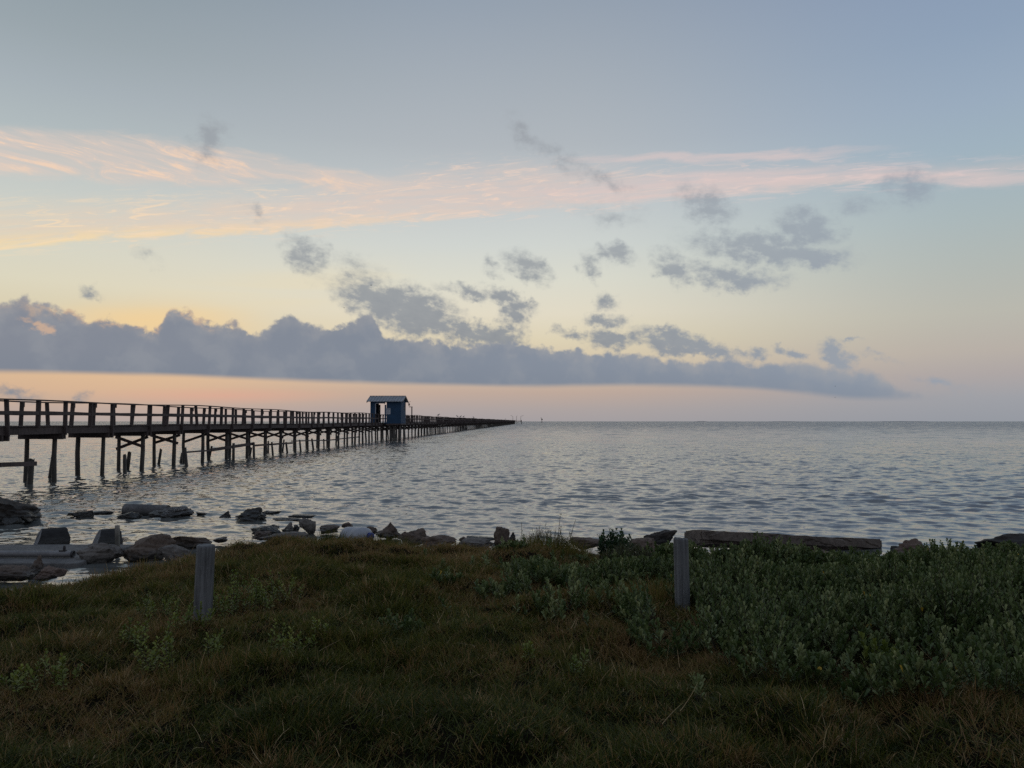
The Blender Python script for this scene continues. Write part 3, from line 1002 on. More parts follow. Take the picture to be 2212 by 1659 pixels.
# ------------------------------------------------------------------ the blue hut on the pier
def build_shed():
    # local frame: x to the right across the pier (0 = near railing), y along it away from shore, z above the deck
    o = pier_pt(85.0, 0.28, DECK)
    root = empty('bait_shed', o, PIER_RZ)
    tag(root, 'small blue wooden hut with grey metal roof standing over the pier walkway', 'hut')
    xl, xr, D, H = -1.62, 1.78, 3.07, 2.42
    dx0, dx1 = -1.02, -0.06         # doorway
    dh = 2.12
    mb = MB()
    t = .08
    # front wall, right of the doorway, with a small slot beside the door head
    mb.box(((dx1 + .06 + xr) / 2 + .09, t / 2, H / 2 - .05), (xr - dx1 - .06 - .18, t, H - .02 + .1))
    mb.box((dx1 + .105, t / 2, 1.0 - .05), (.17, t, 2.06))
    mb.box((dx1 + .03, t / 2, 2.18), (.06, t, .26))
    mb.box((dx1 + .105, t / 2, 2.375), (.17, t, .11))
    # front wall left of the door and over it
    mb.box(((xl + dx0) / 2, t / 2, H / 2), (dx0 - xl, t, H))
    mb.box(((dx0 + dx1) / 2, t / 2, (dh + H) / 2), (dx1 - dx0, t, H - dh))
    # right end wall and its gable
    mb.box((xr - t / 2, D / 2, H / 2 - .05), (t - .004, D - 2 * t, H + .08))
    # left end wall
    mb.box((xl + t / 2, D / 2, H / 2), (t - .004, D - 2 * t, H))
    # back wall with a doorway
    b0, b1 = -1.30, -.32
    mb.box(((b1 + xr) / 2, D - t / 2, H / 2), (xr - b1, t, H))
    mb.box(((xl + b0) / 2, D - t / 2, H / 2), (b0 - xl, t, H))
    mb.box(((b0 + b1) / 2, D - t / 2, (2.34 + H) / 2), (b1 - b0, t, H - 2.34))
    # inner wall between walkway and room
    mb.box((dx1 + .30, D / 2, H / 2), (.05, D - 2 * t - .01, H))
    rise = .52
    for xx in (xl + t / 2, xr - t / 2):
        b = len(mb.v)
        for q in (-t / 2 + .004, t / 2 - .004):
            mb.v += [(xx + q, 0.02, H + .002), (xx + q, D - .02, H + .002), (xx + q, D / 2, H + rise)]
        mb.f += [[b, b + 1, b + 2], [b + 5, b + 4, b + 3], [b, b + 3, b + 4, b + 1], [b + 1, b + 4, b + 5, b + 2], [b + 2, b + 5, b + 3, b]]
    w = mb.build('wall', M['blue'], root)
    # corner battens
    mb = MB()
    mb.box((xr - .05, -.012, H / 2 - .05), (.10, .024, H + .06))
    mb.box((xl + .05, -.012, H / 2), (.10, .024, H))
    mb.build('corner_trim', M['blue'], root)
    # roof with standing seams
    ov = .36
    mb = MB()
    run = D / 2 + ov
    drop = rise / (D / 2) * ov
    for sgn in (-1, 1):
        e = (0, D / 2 + sgn * run, H + .03 - drop)
        r_ = (0, D / 2, H + rise + .04)
        x0, x1 = xl - ov, xr + ov - .1
        mb.bar(((x0 + x1) / 2, e[1], e[2]), ((x0 + x1) / 2, r_[1], r_[2]), x1 - x0, .03)
        nseam = 13
        for i in range(nseam):
            xx = x0 + .02 + (x1 - x0 - .04) * i / (nseam - 1)
            mb.bar((xx, e[1], e[2] + .032), (xx, r_[1], r_[2] + .032), .055, .05)
    rf = mb.build('roof', M['tin'], root)
    mb = MB()
    mb.bar((xl - ov, D / 2, H + rise + .085), (xr + ov - .1, D / 2, H + rise + .085), .16, .03)
    mb.build('ridge_cap', M['tin'], rf)
    mb = MB()
    for xx in (xl - ov + .02, xr + ov - .12):
        for sgn in (-1, 1):
            mb.bar((xx, D / 2 + sgn * (run - .02), H - drop - .06), (xx, D / 2 + sgn * .01, H + rise - .05), .03, .13)
    mb.build('barge_board', M['pier'], rf)
    # door frame
    mb = MB()
    mb.box((dx0 - .03, -.01, dh / 2), (.06, .05, dh))
    mb.box(((dx0 + dx1) / 2, -.01, dh + .03), (dx1 - dx0, .05, .06))
    mb.build('door_frame', M['signw'], root)
    # inner door standing open against the left
    mb = MB()
    mb.box((dx0 + .16, 1.2, 1.02), (.05, .9, 2.0))
    dr = mb.build('door', M['pier'], root)
    mb = MB()
    mb.box((dx0 + .19, 1.2, 1.5), (.012, .5, .6))
    mb.build('pane', M['black'], dr)
    # window slit on the end wall
    mb = MB()
    mb.box((xr + .012, D - .62, 1.72), (.03, .5, .62))
    wn = mb.build('window', M['black'], root)
    # floor frame and its own piles
    mb = MB()
    mb.box(((xr + .1) / 2 + .05, D / 2, -.16), (xr - .06, D, .16))
    mb.build('floor_frame', M['pier'], root)
    for (px_, py_) in ((.55, .25), (.95, .25), (1.62, .3), (.55, D - .3), (1.62, D - .3), (1.05, D - .3)):
        mb = MB()
        mb.tube([(px_ + .03, py_, -3.6), (px_, py_, -.24)], [.10, .09], 10)
        mb.build('pile', M['pile'], root, smooth=True)
    # lamp hung under the far corner of the roof
    mb = MB()
    mb.bar((xr + .22, D + .30, H - .1), (xr + .5, D + .42, H + .02), .03, .03)
    mb.tube([(xr + .33, D + .34, H - .16), (xr + .33, D + .34, H - .40), (xr + .33, D + .34, H - .46)], [.03, .11, .07], 8)
    mb.build('lamp_bracket', M['black'], root)
    # notice on the front wall: a thing of its own
    c = pier_pt(85.0 - .02, .64, DECK + 1.27)
    nt = empty('notice_board', c, PIER_RZ)
    tag(nt, 'pale notice with small print fixed to the blue hut beside its doorway', 'sign')
    MB().box((0, 0, 0), (.50, .022, .66)).build('board', M['signw'], nt)
    mb = MB()
    mb.box((0, -.014, .245), (.42, .006, .09))
    for i in range(9):
        ww = .40 - .12 * ((i * 7) % 3) / 3
        mb.box((-.2 + ww / 2, -.014, .15 - i * .048), (ww, .006, .014))
    mb.build('print', M['signk'], nt)


build_shed()


# ------------------------------------------------------------------ old broken stumps and beams under the pier
ORD = ['first', 'second', 'third', 'fourth', 'fifth', 'sixth', 'seventh', 'eighth', 'ninth', 'tenth', 'eleventh', 'twelfth', 'thirteenth',
       'fourteenth', 'fifteenth', 'sixteenth', 'seventeenth', 'eighteenth', 'nineteenth', 'twentieth']


def build_stumps():
    # (base px, base py, top px, top py) in crop coordinates: full px = c / 2.458 (+ origin), frame = / 1.8228
    A = [(290, 1000, 308, 757, 1.25), (490, 942, 522, 722, 1.2), (1208, 890, 1207, 715, 1.0), (1232, 862, 1255, 684, 1.1), (1535, 815, 1558, 658, .85),
         (1806, 820, 1790, 648, .95), (1755, 790, 1770, 690, 1.3), (2022, 765, 2050, 628, .8)]
    B = [(538, 770, 540, 605, 1.0), (737, 738, 735, 595, .95), (695, 722, 712, 640, 1.0), (875, 692, 876, 580, .8), (920, 715, 910, 595, .85), (1060, 695, 1048, 595, .9),
         (1015, 680, 1028, 570, .8), (1190, 680, 1180, 572, .9), (1312, 665, 1298, 560, 1.0), (1415, 650, 1412, 562, .8), (1455, 630, 1465, 540, .8), (1530, 620, 1548, 535, .8)]
    rows = [((x0 / 2.458) / 1.8228, (1500 + y0 / 2.458) / 1.8228, (x1 / 2.458) / 1.8228, (1500 + y1 / 2.458) / 1.8228, k) for x0, y0, x1, y1, k in A]
    rows += [((700 + x0 / 2.458) / 1.8228, (1500 + y0 / 2.458) / 1.8228, (700 + x1 / 2.458) / 1.8228, (1500 + y1 / 2.458) / 1.8228, k) for x0, y0, x1, y1, k in B]
    rows.sort()
    tops = []
    for i, (x0, y0, x1, y1, k) in enumerate(rows):
        b, _ = at(x0, y0, 0.0)
        tp, _ = at_y(x1, y1, b.y + random.Random(i).uniform(-.1, .1))
        mb = MB()
        b2 = b + (b - tp) * .9
        r = .075 * k
        mb.tube([b2 - b, (0, 0, 0), (tp - b) * .55, tp - b], [r * 1.1, r * 1.05, r, r * .92], 9)
        n = len(mb.v)
        rr = random.Random(i + 40)
        for q in range(n - 9, n):        # a ragged broken head
            p = mb.v[q]
            mb.v[q] = (p[0], p[1], p[2] + rr.uniform(-.05, .04))
        o = mb.build('broken_pile', M['pile'], loc=b, smooth=True)
        lean = x1 - x0
        how = 'leaning right' if lean > 3 else ('leaning left' if lean < -3 else 'upright')
        tag(o, '%s broken pile stump from the left under the pier, %s' % (ORD[i], how), 'stump', 'old broken piles under the pier')
        tops.append(tp)
    # remains of an older walkway nailed to the stumps: (x0,y0,x1,y1) in the same crops
    L = [('A', 0, 812, 352, 800, .115, 'thick beam nailed to the leftmost stump, low over the water'),
         ('A', 1800, 690, 2040, 672, .06, 'thin grey plank between the first crossed bents, sagging at its broken end'),
         ('B', 325, 668, 735, 606, .13, 'broad pale plank rising to the right between two stumps'),
         ('B', 740, 625, 1110, 600, .09, 'dark plank resting on the middle row of stumps'),
         ('B', 1100, 582, 1420, 574, .06, 'narrow plank continuing the old walkway before the hut'),
         ('B', 1420, 578, 1745, 542, .07, 'farthest old plank, ending in mid air short of the hut')]
    for s, x0, y0, x1, y1, h, lab in L:
        ox = 0 if s == 'A' else 700
        f = lambda x, y: ((ox + x / 2.458) / 1.8228, (1500 + y / 2.458) / 1.8228)

        def on_line(x, y):
            px, py = f(x, y)
            # intersect with the line of stumps (v = -0.1 of the pier)
            d = ray(px, py)
            k = d.x / d.y
            Yv = (-17.10) / (k - S)
            p, _ = at_y(px, py, Yv)
            return p
        p0, p1 = on_line(x0, y0), on_line(x1, y1)
        c = (p0 + p1) / 2
        mb = MB().bar(p0 - c, p1 - c, .05, h * 1.3)
        tag(mb.build('old_plank', M['pier'], loc=c), lab, 'plank', 'remains of an older walkway under the pier')


build_stumps()


# ------------------------------------------------------------------ things standing on the pier, the marker, birds
def build_pier_things():
    # lamp post behind the hut
    p = pier_pt(104.6, .06, DECK)
    r = empty('lamp_post', p, PIER_RZ)
    tag(r, 'thin dark lamp post with a stubby arm on the railing just beyond the blue hut', 'lamp post')
    MB().box((0, .1, 1.05), (.13, .13, 2.1)).build('pole', M['pier'], r)
    MB().box((-.16, .1, 2.12), (.5, .12, .08)).build('lamp_arm', M['black'], r)
    # short post and the cleaning table
    p = pier_pt(100.5, -.3, DECK)
    tag(MB().box((0, 0, .56), (.1, .1, 1.12)).box((0, 0, 1.16), (.2, .16, .1)).build('mooring_post', M['pier'], loc=p, rz=PIER_RZ),
        'short square post with a flat head just behind the blue hut', 'post')
    p = pier_pt(101.5, -.5, DECK)
    r = empty('fish_table', p, PIER_RZ)
    tag(r, 'dark boxed bench against the railing between the hut and the lamp post', 'bench')
    MB().box((0, 1.4, .5), (.5, 4.2, .06)).build('tabletop', M['pier'], r)
    MB().box((.16, 1.4, .27), (.05, 4.0, .4)).build('front_panel', M['pier'], r)
    for y in (-.5, 3.3):
        for x in (-.18, .1):
            MB().box((x, y, .25), (.07, .07, .5)).build('leg', M['pier'], r)
    # boxed sections farther out along the railing
    for u, ln, lab in ((142.0, 6.0, 'dark boarded panel on the near railing, first beyond the lamp post'), (205.0, 8.0, 'dark boarded panel farther out, where the pier thickens')):
        p = pier_pt(u, -.02, DECK)
        mb = MB()
        for i in range(int(ln / .2)):
            mb.box((0, i * .2, .38), (.04, .19, .70))
        tag(mb.build('railing_panel', M['pier'], loc=p, rz=PIER_RZ), lab, 'panel')
    # light poles on the end platform
    for v, top, dx, dz, lab in ((-4.2, 4.0, -1.85, .9, 'light pole at the pier end, its arm slanting up to the left'),
                                (.9, 4.1, .45, .8, 'middle light pole at the pier end with a short bent tip'),
                                (4.4, 4.1, 2.2, 1.0, 'light pole at the pier end, its arm slanting up to the right')):
        yy = .4 if v > -3 else -18
        p = pier_pt(U_END + yy, v if v > -3 else -1.45, DECK)
        r = empty('light_pole', p, PIER_RZ)
        tag(r, lab, 'light pole', 'light poles on the pier end')
        MB().tube([(0, 0, 0), (0, 0, top)], [.14, .11], 7).build('pole', M['pier'], r)
        MB().bar((0, 0, top - .03), (dx, 0, top + dz), .12, .16).build('lamp_arm', M['pipe'], r)
    # channel marker
    b, _ = at_y(1170.5, 912.0, 900)
    r = empty('channel_marker', (b.x, 900, 0))
    tag(r, 'lone channel marker pile with a small board standing in the open water', 'marker')
    MB().tube([(.1, 0, -3), (0, 0, 3.0), (-.9, 0, 6.6)], [.34, .3, .24], 8).build('pile', M['pile'], r)
    MB().box((.4, -.4, 4.4), (1.1, .12, 1.3)).build('board', M['black'], r)


build_pier_things()


def bird_mesh(flying, k=1.0, bank=0.0, flap=0.35):
    mb = MB()
    # one continuous body: tail, belly, neck, head, beak
    if flying:
        pts = [(-.24, 0, .0), (-.15, 0, .0), (-.02, 0, -.01), (.10, 0, 0), (.17, 0, .02), (.22, 0, .02), (.29, 0, .0)]
        rad = [.012, .035, .065, .055, .038, .034, .004]
    else:
        pts = [(-.24, 0, .16), (-.14, 0, .17), (0, 0, .19), (.10, 0, .24), (.13, 0, .31), (.17, 0, .35), (.27, 0, .32)]
        rad = [.015, .05, .085, .07, .045, .045, .006]
    mb.tube(pts, rad, 8)
    if flying:
        for s in (-1, 1):
            b = len(mb.v)
            q = [(.09, .03 * s, .02), (.12, .30 * s, .02 + flap * .30), (.02, .62 * s, .02 + flap * .28), (-.03, .62 * s, .018 + flap * .28), (-.02, .30 * s, .015 + flap * .30), (-.08, .03 * s, .02)]
            mb.v += q + [(x, y, z - .012) for x, y, z in q]
            mb.f += [[b, b + 1, b + 4, b + 5], [b + 1, b + 2, b + 3, b + 4], [b + 11, b + 10, b + 7, b + 6], [b + 10, b + 9, b + 8, b + 7]]
            for i in range(6):
                j = (i + 1) % 6
                mb.f.append([b + i, b + 6 + i, b + 6 + j, b + j])
        b = len(mb.v)
        mb.box((-.27, 0, 0), (.12, .10, .01))
    else:
        for s in (-.03, .03):
            mb.tube([(0, s, 0), (.0, s, .13)], [.009, .012], 5)
    mb.v = [(x * k, y * k, z * k) for x, y, z in mb.v]
    return mb


def build_birds():
    fl = [(802, 615.5, 330, 40, -.5, 'flying gull above the dark cloud, highest of the flock'),
          (753.5, 633.5, 420, 70, .3, 'tiny flying gull left of the dark cloud tip, end on'),
          (743, 665, 330, 15, .4, 'flying gull low beside the left end of the dark cloud'),
          (969.5, 726.5, 380, 20, .3, 'flying gull in front of the top of the cloud bank'),
          (1804, 834.5, 420, 10, .35, 'upper of two tiny gulls before the right end of the cloud bank'),
          (1804, 858.5, 420, 25, .35, 'lower of two tiny gulls before the right end of the cloud bank')]
    for px, py, Y, rz, flap, lab in fl:
        p, _ = at_y(px, py, Y)
        o = bird_mesh(True, 1.25, flap=flap).build('gull', M['bird'], loc=p, rz=R(rz))
        tag(o, lab, 'bird', 'gulls in flight')
    p, _ = at_y(738.5, 905.2, 79)
    o = bird_mesh(True, 1.15, flap=-.45).build('gull', M['bird'], loc=p, rz=R(75))
    tag(o, 'pale gull flying low beyond the pier railing left of the hut', 'bird', 'gulls in flight')
    for u, v, rz, lab in ((133, -.06 + .12, 20, 'bird perched on the near railing, first beyond the lamp post'),
                          (165, .06, 190, 'bird perched on the railing, left one of a row of three'),
                          (172, .06, 10, 'bird perched on the railing, middle one of a row of three'),
                          (179, .06, 30, 'bird perched on the railing, right one of a row of three'),
                          (208, .06, 170, 'bird perched on the railing above the far boarded panel'),
                          (420, .06, 0, 'bird perched far out on the railing, small against the sky')):
        p = pier_pt(u, v, DECK + .955 + .03 + .05)
        o = bird_mesh(False, 1.15 if u < 300 else 1.6).build('perched_gull', M['bird'], loc=p, rz=R(rz))
        tag(o, lab, 'bird', 'birds perched on the pier railing')


build_birds()


# ------------------------------------------------------------------ rocks and rubble
def rock_mesh(name, w, d, h, shape, seed, tilt=0.0, sub=5, sink=.35):
    rnd = random.Random(seed)
    bm = bmesh.new()
    bmesh.ops.create_icosphere(bm, subdivisions=sub, radius=1.0)
    planes = []
    nplane = {'boulder': 12, 'slab': 10, 'block': 10, 'peak': 12, 'flat': 10, 'wedge': 10}[shape]
    for i in range(nplane):
        v = Vector((rnd.gauss(0, 1), rnd.gauss(0, 1), rnd.gauss(0, .8))).normalized()
        planes.append((v, rnd.uniform(.52, .80)))
    off = Vector((seed * 3.17, seed * 1.3, -seed * 2.2))
    pw = {'boulder': 2.4, 'slab': 5.0, 'block': 5.5, 'peak': 2.6, 'flat': 3.2, 'wedge': 4.0}[shape]
    for v in bm.verts:
        p = v.co.normalized()
        s = (abs(p.x) ** pw + abs(p.y) ** pw + abs(p.z) ** pw) ** (-1 / pw)
        p = p * s
        for nrm, dd in planes:
            e = p.dot(nrm) - dd * (1.2 if pw > 4 else .92)
            if e > 0:
                p = p - nrm * e * .94
        if shape == 'peak':
            k = max(0.06, 1 - .62 * (p.z + 1) / 2 * 1.25)
            p = Vector((p.x * k + .12 * (p.z), p.y * k, p.z))
        if shape == 'wedge':
            p.z = p.z + .55 * p.x * (1 if p.z > 0 else 0)
        q = p + off
        n1 = mnoise.fractal(q * 1.1, .9, 2.1, 3)
        n2 = mnoise.fractal(q * 3.4, .8, 2.2, 4)
        rid = 1 - abs(mnoise.noise(q * 2.3)) * 2
        p = p * (1 + .16 * n1) + p.normalized() * ((.085 * n2 - .09 * max(0, rid - .5) * 2 + .03 * mnoise.noise(q * 9.0)))
        v.co = p
    if tilt:
        bmesh.ops.rotate(bm, cent=(0, 0, 0), matrix=Matrix.Rotation(R(-tilt), 3, 'Y'), verts=bm.verts)
    xs = [v.co.x for v in bm.verts]
    ys = [v.co.y for v in bm.verts]
    zs = [v.co.z for v in bm.verts]
    H = h * (1 + sink)
    for v in bm.verts:
        v.co.x = ((v.co.x - min(xs)) / (max(xs) - min(xs)) - .5) * w
        v.co.y = ((v.co.y - min(ys)) / (max(ys) - min(ys)) - .5) * d
        v.co.z = (v.co.z - min(zs)) / (max(zs) - min(zs)) * H - h * sink
    me = bpy.data.meshes.new(name)
    bm.to_mesh(me)
    bm.free()
    for p in me.polygons:
        p.use_smooth = True
    return me


ROCKS = [
    # x0, x1, ytop, ybase, z base, shape, material, depth ratio, tilt, label
    (-60, 95, 1081, 1133, 0, 'boulder', 'dark', .8, 0, 'largest dark craggy boulder in the water at the left edge'),
    (5, 52, 1118, 1136, 0, 'boulder', 'dark', .8, 0, 'small rounded rock leaning against the foot of the big dark boulder'),
    (150, 212, 1103, 1118, 0, 'wedge', 'dark', .7, -10, 'low wedge of rock awash right of the big dark boulder'),
    (196, 244, 1104, 1112, 0, 'flat', 'dark', .8, 0, 'low greenish hump awash left of the half sunken pipe'),
    (254, 308, 1107, 1121, 0, 'wedge', 'dark', .6, 12, 'dark slab leaning in front of the half sunken pipe'),
    (286, 310, 1096, 1112, 0, 'boulder', 'dark', .9, 0, 'small dark rock lodged against the middle of the sunken pipe'),
    (318, 420, 1094, 1119, 0, 'flat', 'barn', .6, -6, 'long barnacle speckled slab at the right end of the sunken pipe'),
    (424, 448, 1106, 1112, 0, 'flat', 'dark', .8, 0, 'tiny flat rock awash just right of the speckled slab'),
    (475, 500, 1104, 1117, 0, 'peak', 'dark', .9, 0, 'small dark pointed rock alone between the slab and the pyramid rock'),
    (506, 576, 1099, 1127, 0, 'peak', 'dark', .9, 0, 'dark pyramid shaped rock standing in the shallows'),
    (560, 606, 1104, 1109, 0, 'flat', 'dark', .7, 0, 'thin rock barely awash behind the dark pyramid rock'),
    (588, 668, 1119, 1125, 0, 'flat', 'dark', .4, 0, 'long flat rock awash right of the dark pyramid rock'),
    (612, 690, 1112, 1117, 0, 'flat', 'dark', .4, 0, 'long thin rock line awash, farthest out right of the pyramid rock'),
    (580, 606, 1133, 1140, 0, 'flat', 'dark', .8, 0, 'small reddish dark rock awash above the large black boulder'),
    (540, 610, 1138, 1160, .0, 'boulder', 'dark', .8, 0, 'large black boulder at the shore beside the pale block'),
    (548, 586, 1149, 1164, .06, 'boulder', 'rock', .8, 0, 'small tan rock tucked under the large black boulder'),
    (609, 636, 1128, 1148, .02, 'peak', 'pale', .9, 0, 'small pale pointed rock standing left of the tall block'),
    (608, 646, 1142, 1155, .02, 'flat', 'dark', .8, 0, 'dark rock at the foot of the small pale pointed rock'),
    (633, 648, 1134, 1150, .02, 'block', 'dark', .9, 0, 'dark little block squeezed against the tall pale topped block'),
    (644, 684, 1119, 1154, .02, 'wedge', 'pale', .9, -22, 'tall block with a pale slanting top behind the grass tuft'),
    (566, 672, 1149, 1174, .10, 'flat', 'pale', .7, 0, 'wide flat tan boulder half buried in the grass edge'),
    (738, 763, 1129, 1140, .06, 'peak', 'red', .9, 0, 'small reddish rock showing behind the white jug'),
    (786, 816, 1138, 1152, .1, 'boulder', 'rock', .9, 0, 'low tan rock at the right end of the white jug'),
    (690, 735, 1136, 1150, .06, 'boulder', 'rock', .8, 0, 'tan rock between the grass tuft and the white jug'),
    (812, 868, 1129, 1159, .08, 'peak', 'rock', .8, 0, 'jagged peaked rock right of the white jug'),
    (858, 886, 1149, 1162, .10, 'peak', 'red', .8, 0, 'small reddish rock between the jagged rock and the tilted block'),
    (864, 931, 1144, 1171, .10, 'block', 'rock', .55, 17, 'long block tilted up to the right beside the jagged rock'),
    (908, 988, 1159, 1181, .12, 'slab', 'rock', .55, 7, 'brown slab lying right of the tilted block, square ended'),
    (942, 968, 1172, 1184, .16, 'boulder', 'pale', .8, 0, 'small pale stone in the grass under the brown slab'),
    (991, 1008, 1160, 1169, .08, 'peak', 'red', .9, 0, 'tiny reddish pointed rock right of the brown slab'),
    (1006, 1074, 1159, 1170, .04, 'flat', 'dark', .6, 0, 'low black rock behind the pale flat slab'),
    (982, 1068, 1166, 1182, .12, 'slab', 'pale', .5, 0, 'pale flat slab in front of the low black rock'),
    (1066, 1102, 1139, 1178, .14, 'block', 'rock', .7, -10, 'upright grey block sticking up left of the tall weeds'),
    (1098, 1116, 1150, 1174, .14, 'peak', 'dark', .9, 0, 'dark stone leaning behind the upright grey block'),
    (1228, 1316, 1163, 1182, .12, 'slab', 'rock', .5, 2, 'long low slab between the tall weeds and the leafy bush'),
    (1376, 1462, 1146, 1186, .06, 'wedge', 'dark', .5, -14, 'dark slab propped on edge left of the concrete beam'),
    (1358, 1422, 1164, 1194, .14, 'block', 'rock', .6, 0, 'flat topped tan block in front of the dark propped slab'),
    (1402, 1472, 1180, 1206, .14, 'boulder', 'red', .7, 0, 'pitted reddish boulder left of the right hand post'),
    (1398, 1470, 1196, 1212, .2, 'flat', 'pale', .7, 0, 'pale flat stone below the pitted reddish boulder'),
    (1622, 1682, 1184, 1206, .06, 'slab', 'rock', .6, 5, 'grey slab in the shadow under the concrete beam'),
    (1726, 1794, 1190, 1214, .10, 'boulder', 'rock', .8, 0, 'rounded grey rock under the middle of the concrete beam'),
    (1838, 1868, 1194, 1212, .06, 'boulder', 'dark', .8, 0, 'dark rock under the right end of the concrete beam'),
    (1934, 2010, 1168, 1208, .04, 'peak', 'red', .9, 0, 'reddish blunt topped rock right of the concrete beam'),
    (1920, 1946, 1180, 1194, .04, 'block', 'dark', .8, 0, 'small dark block stuck to the left of the reddish blunt rock'),
    (2100, 2310, 1157, 1203, 0, 'boulder', 'dark', .5, 0, 'long dark brown rock in the water at the right edge'),
    (2118, 2180, 1178, 1200, 0, 'flat', 'rock', .7, 0, 'low stone in front of the long rock at the right edge'),
    (268, 374, 1160, 1212, .02, 'boulder', 'rock', .7, 0, 'domed brown boulder left of the near post'),
    (354, 462, 1153, 1186, .02, 'flat', 'rock', .6, 0, 'flat topped brown boulder behind the domed boulder'),
    (350, 420, 1180, 1214, .14, 'slab', 'pale', .7, 6, 'pale broken slab between the domed boulder and the near post'),
    (463, 492, 1160, 1171, .06, 'flat', 'rock', .8, 0, 'small flat rock awash right of the flat topped boulder'),
    (174, 270, 1175, 1214, .03, 'boulder', 'pale', .6, 0, 'smooth grey slab shaped boulder beside the white stake'),
    (44, 106, 1204, 1244, .02, 'peak', 'rock', .9, 0, 'pointed brown rock in front of the concrete ramp'),
    (-20, 72, 1226, 1252, .06, 'slab', 'rock', .5, 3, 'long brown block with a pale end in the lower left corner of the shore'),
    (82, 142, 1225, 1250, .1, 'boulder', 'red', .7, 0, 'low brown rock right of the pointed rock, in the grass edge'),
]
for i, (x0, x1, yt, yb, zb, shp, mt, dr, tl, lab) in enumerate(ROCKS):
    p, t = at((x0 + x1) / 2, yb, zb)
    w = (x1 - x0) * t
    d = max(w * dr, .12)
    h = (yb - yt) * t * (1.0 if shp != 'flat' else .85)
    me = rock_mesh('rock', w, d, h, shp, i + 1, tl)
    o = link_mesh('rock', me, M[mt], loc=(p.x * (1 + .5 * d / p.y), p.y + d * .40, zb))
    tag(o, lab, 'rock', 'rocks and rubble along the shore')


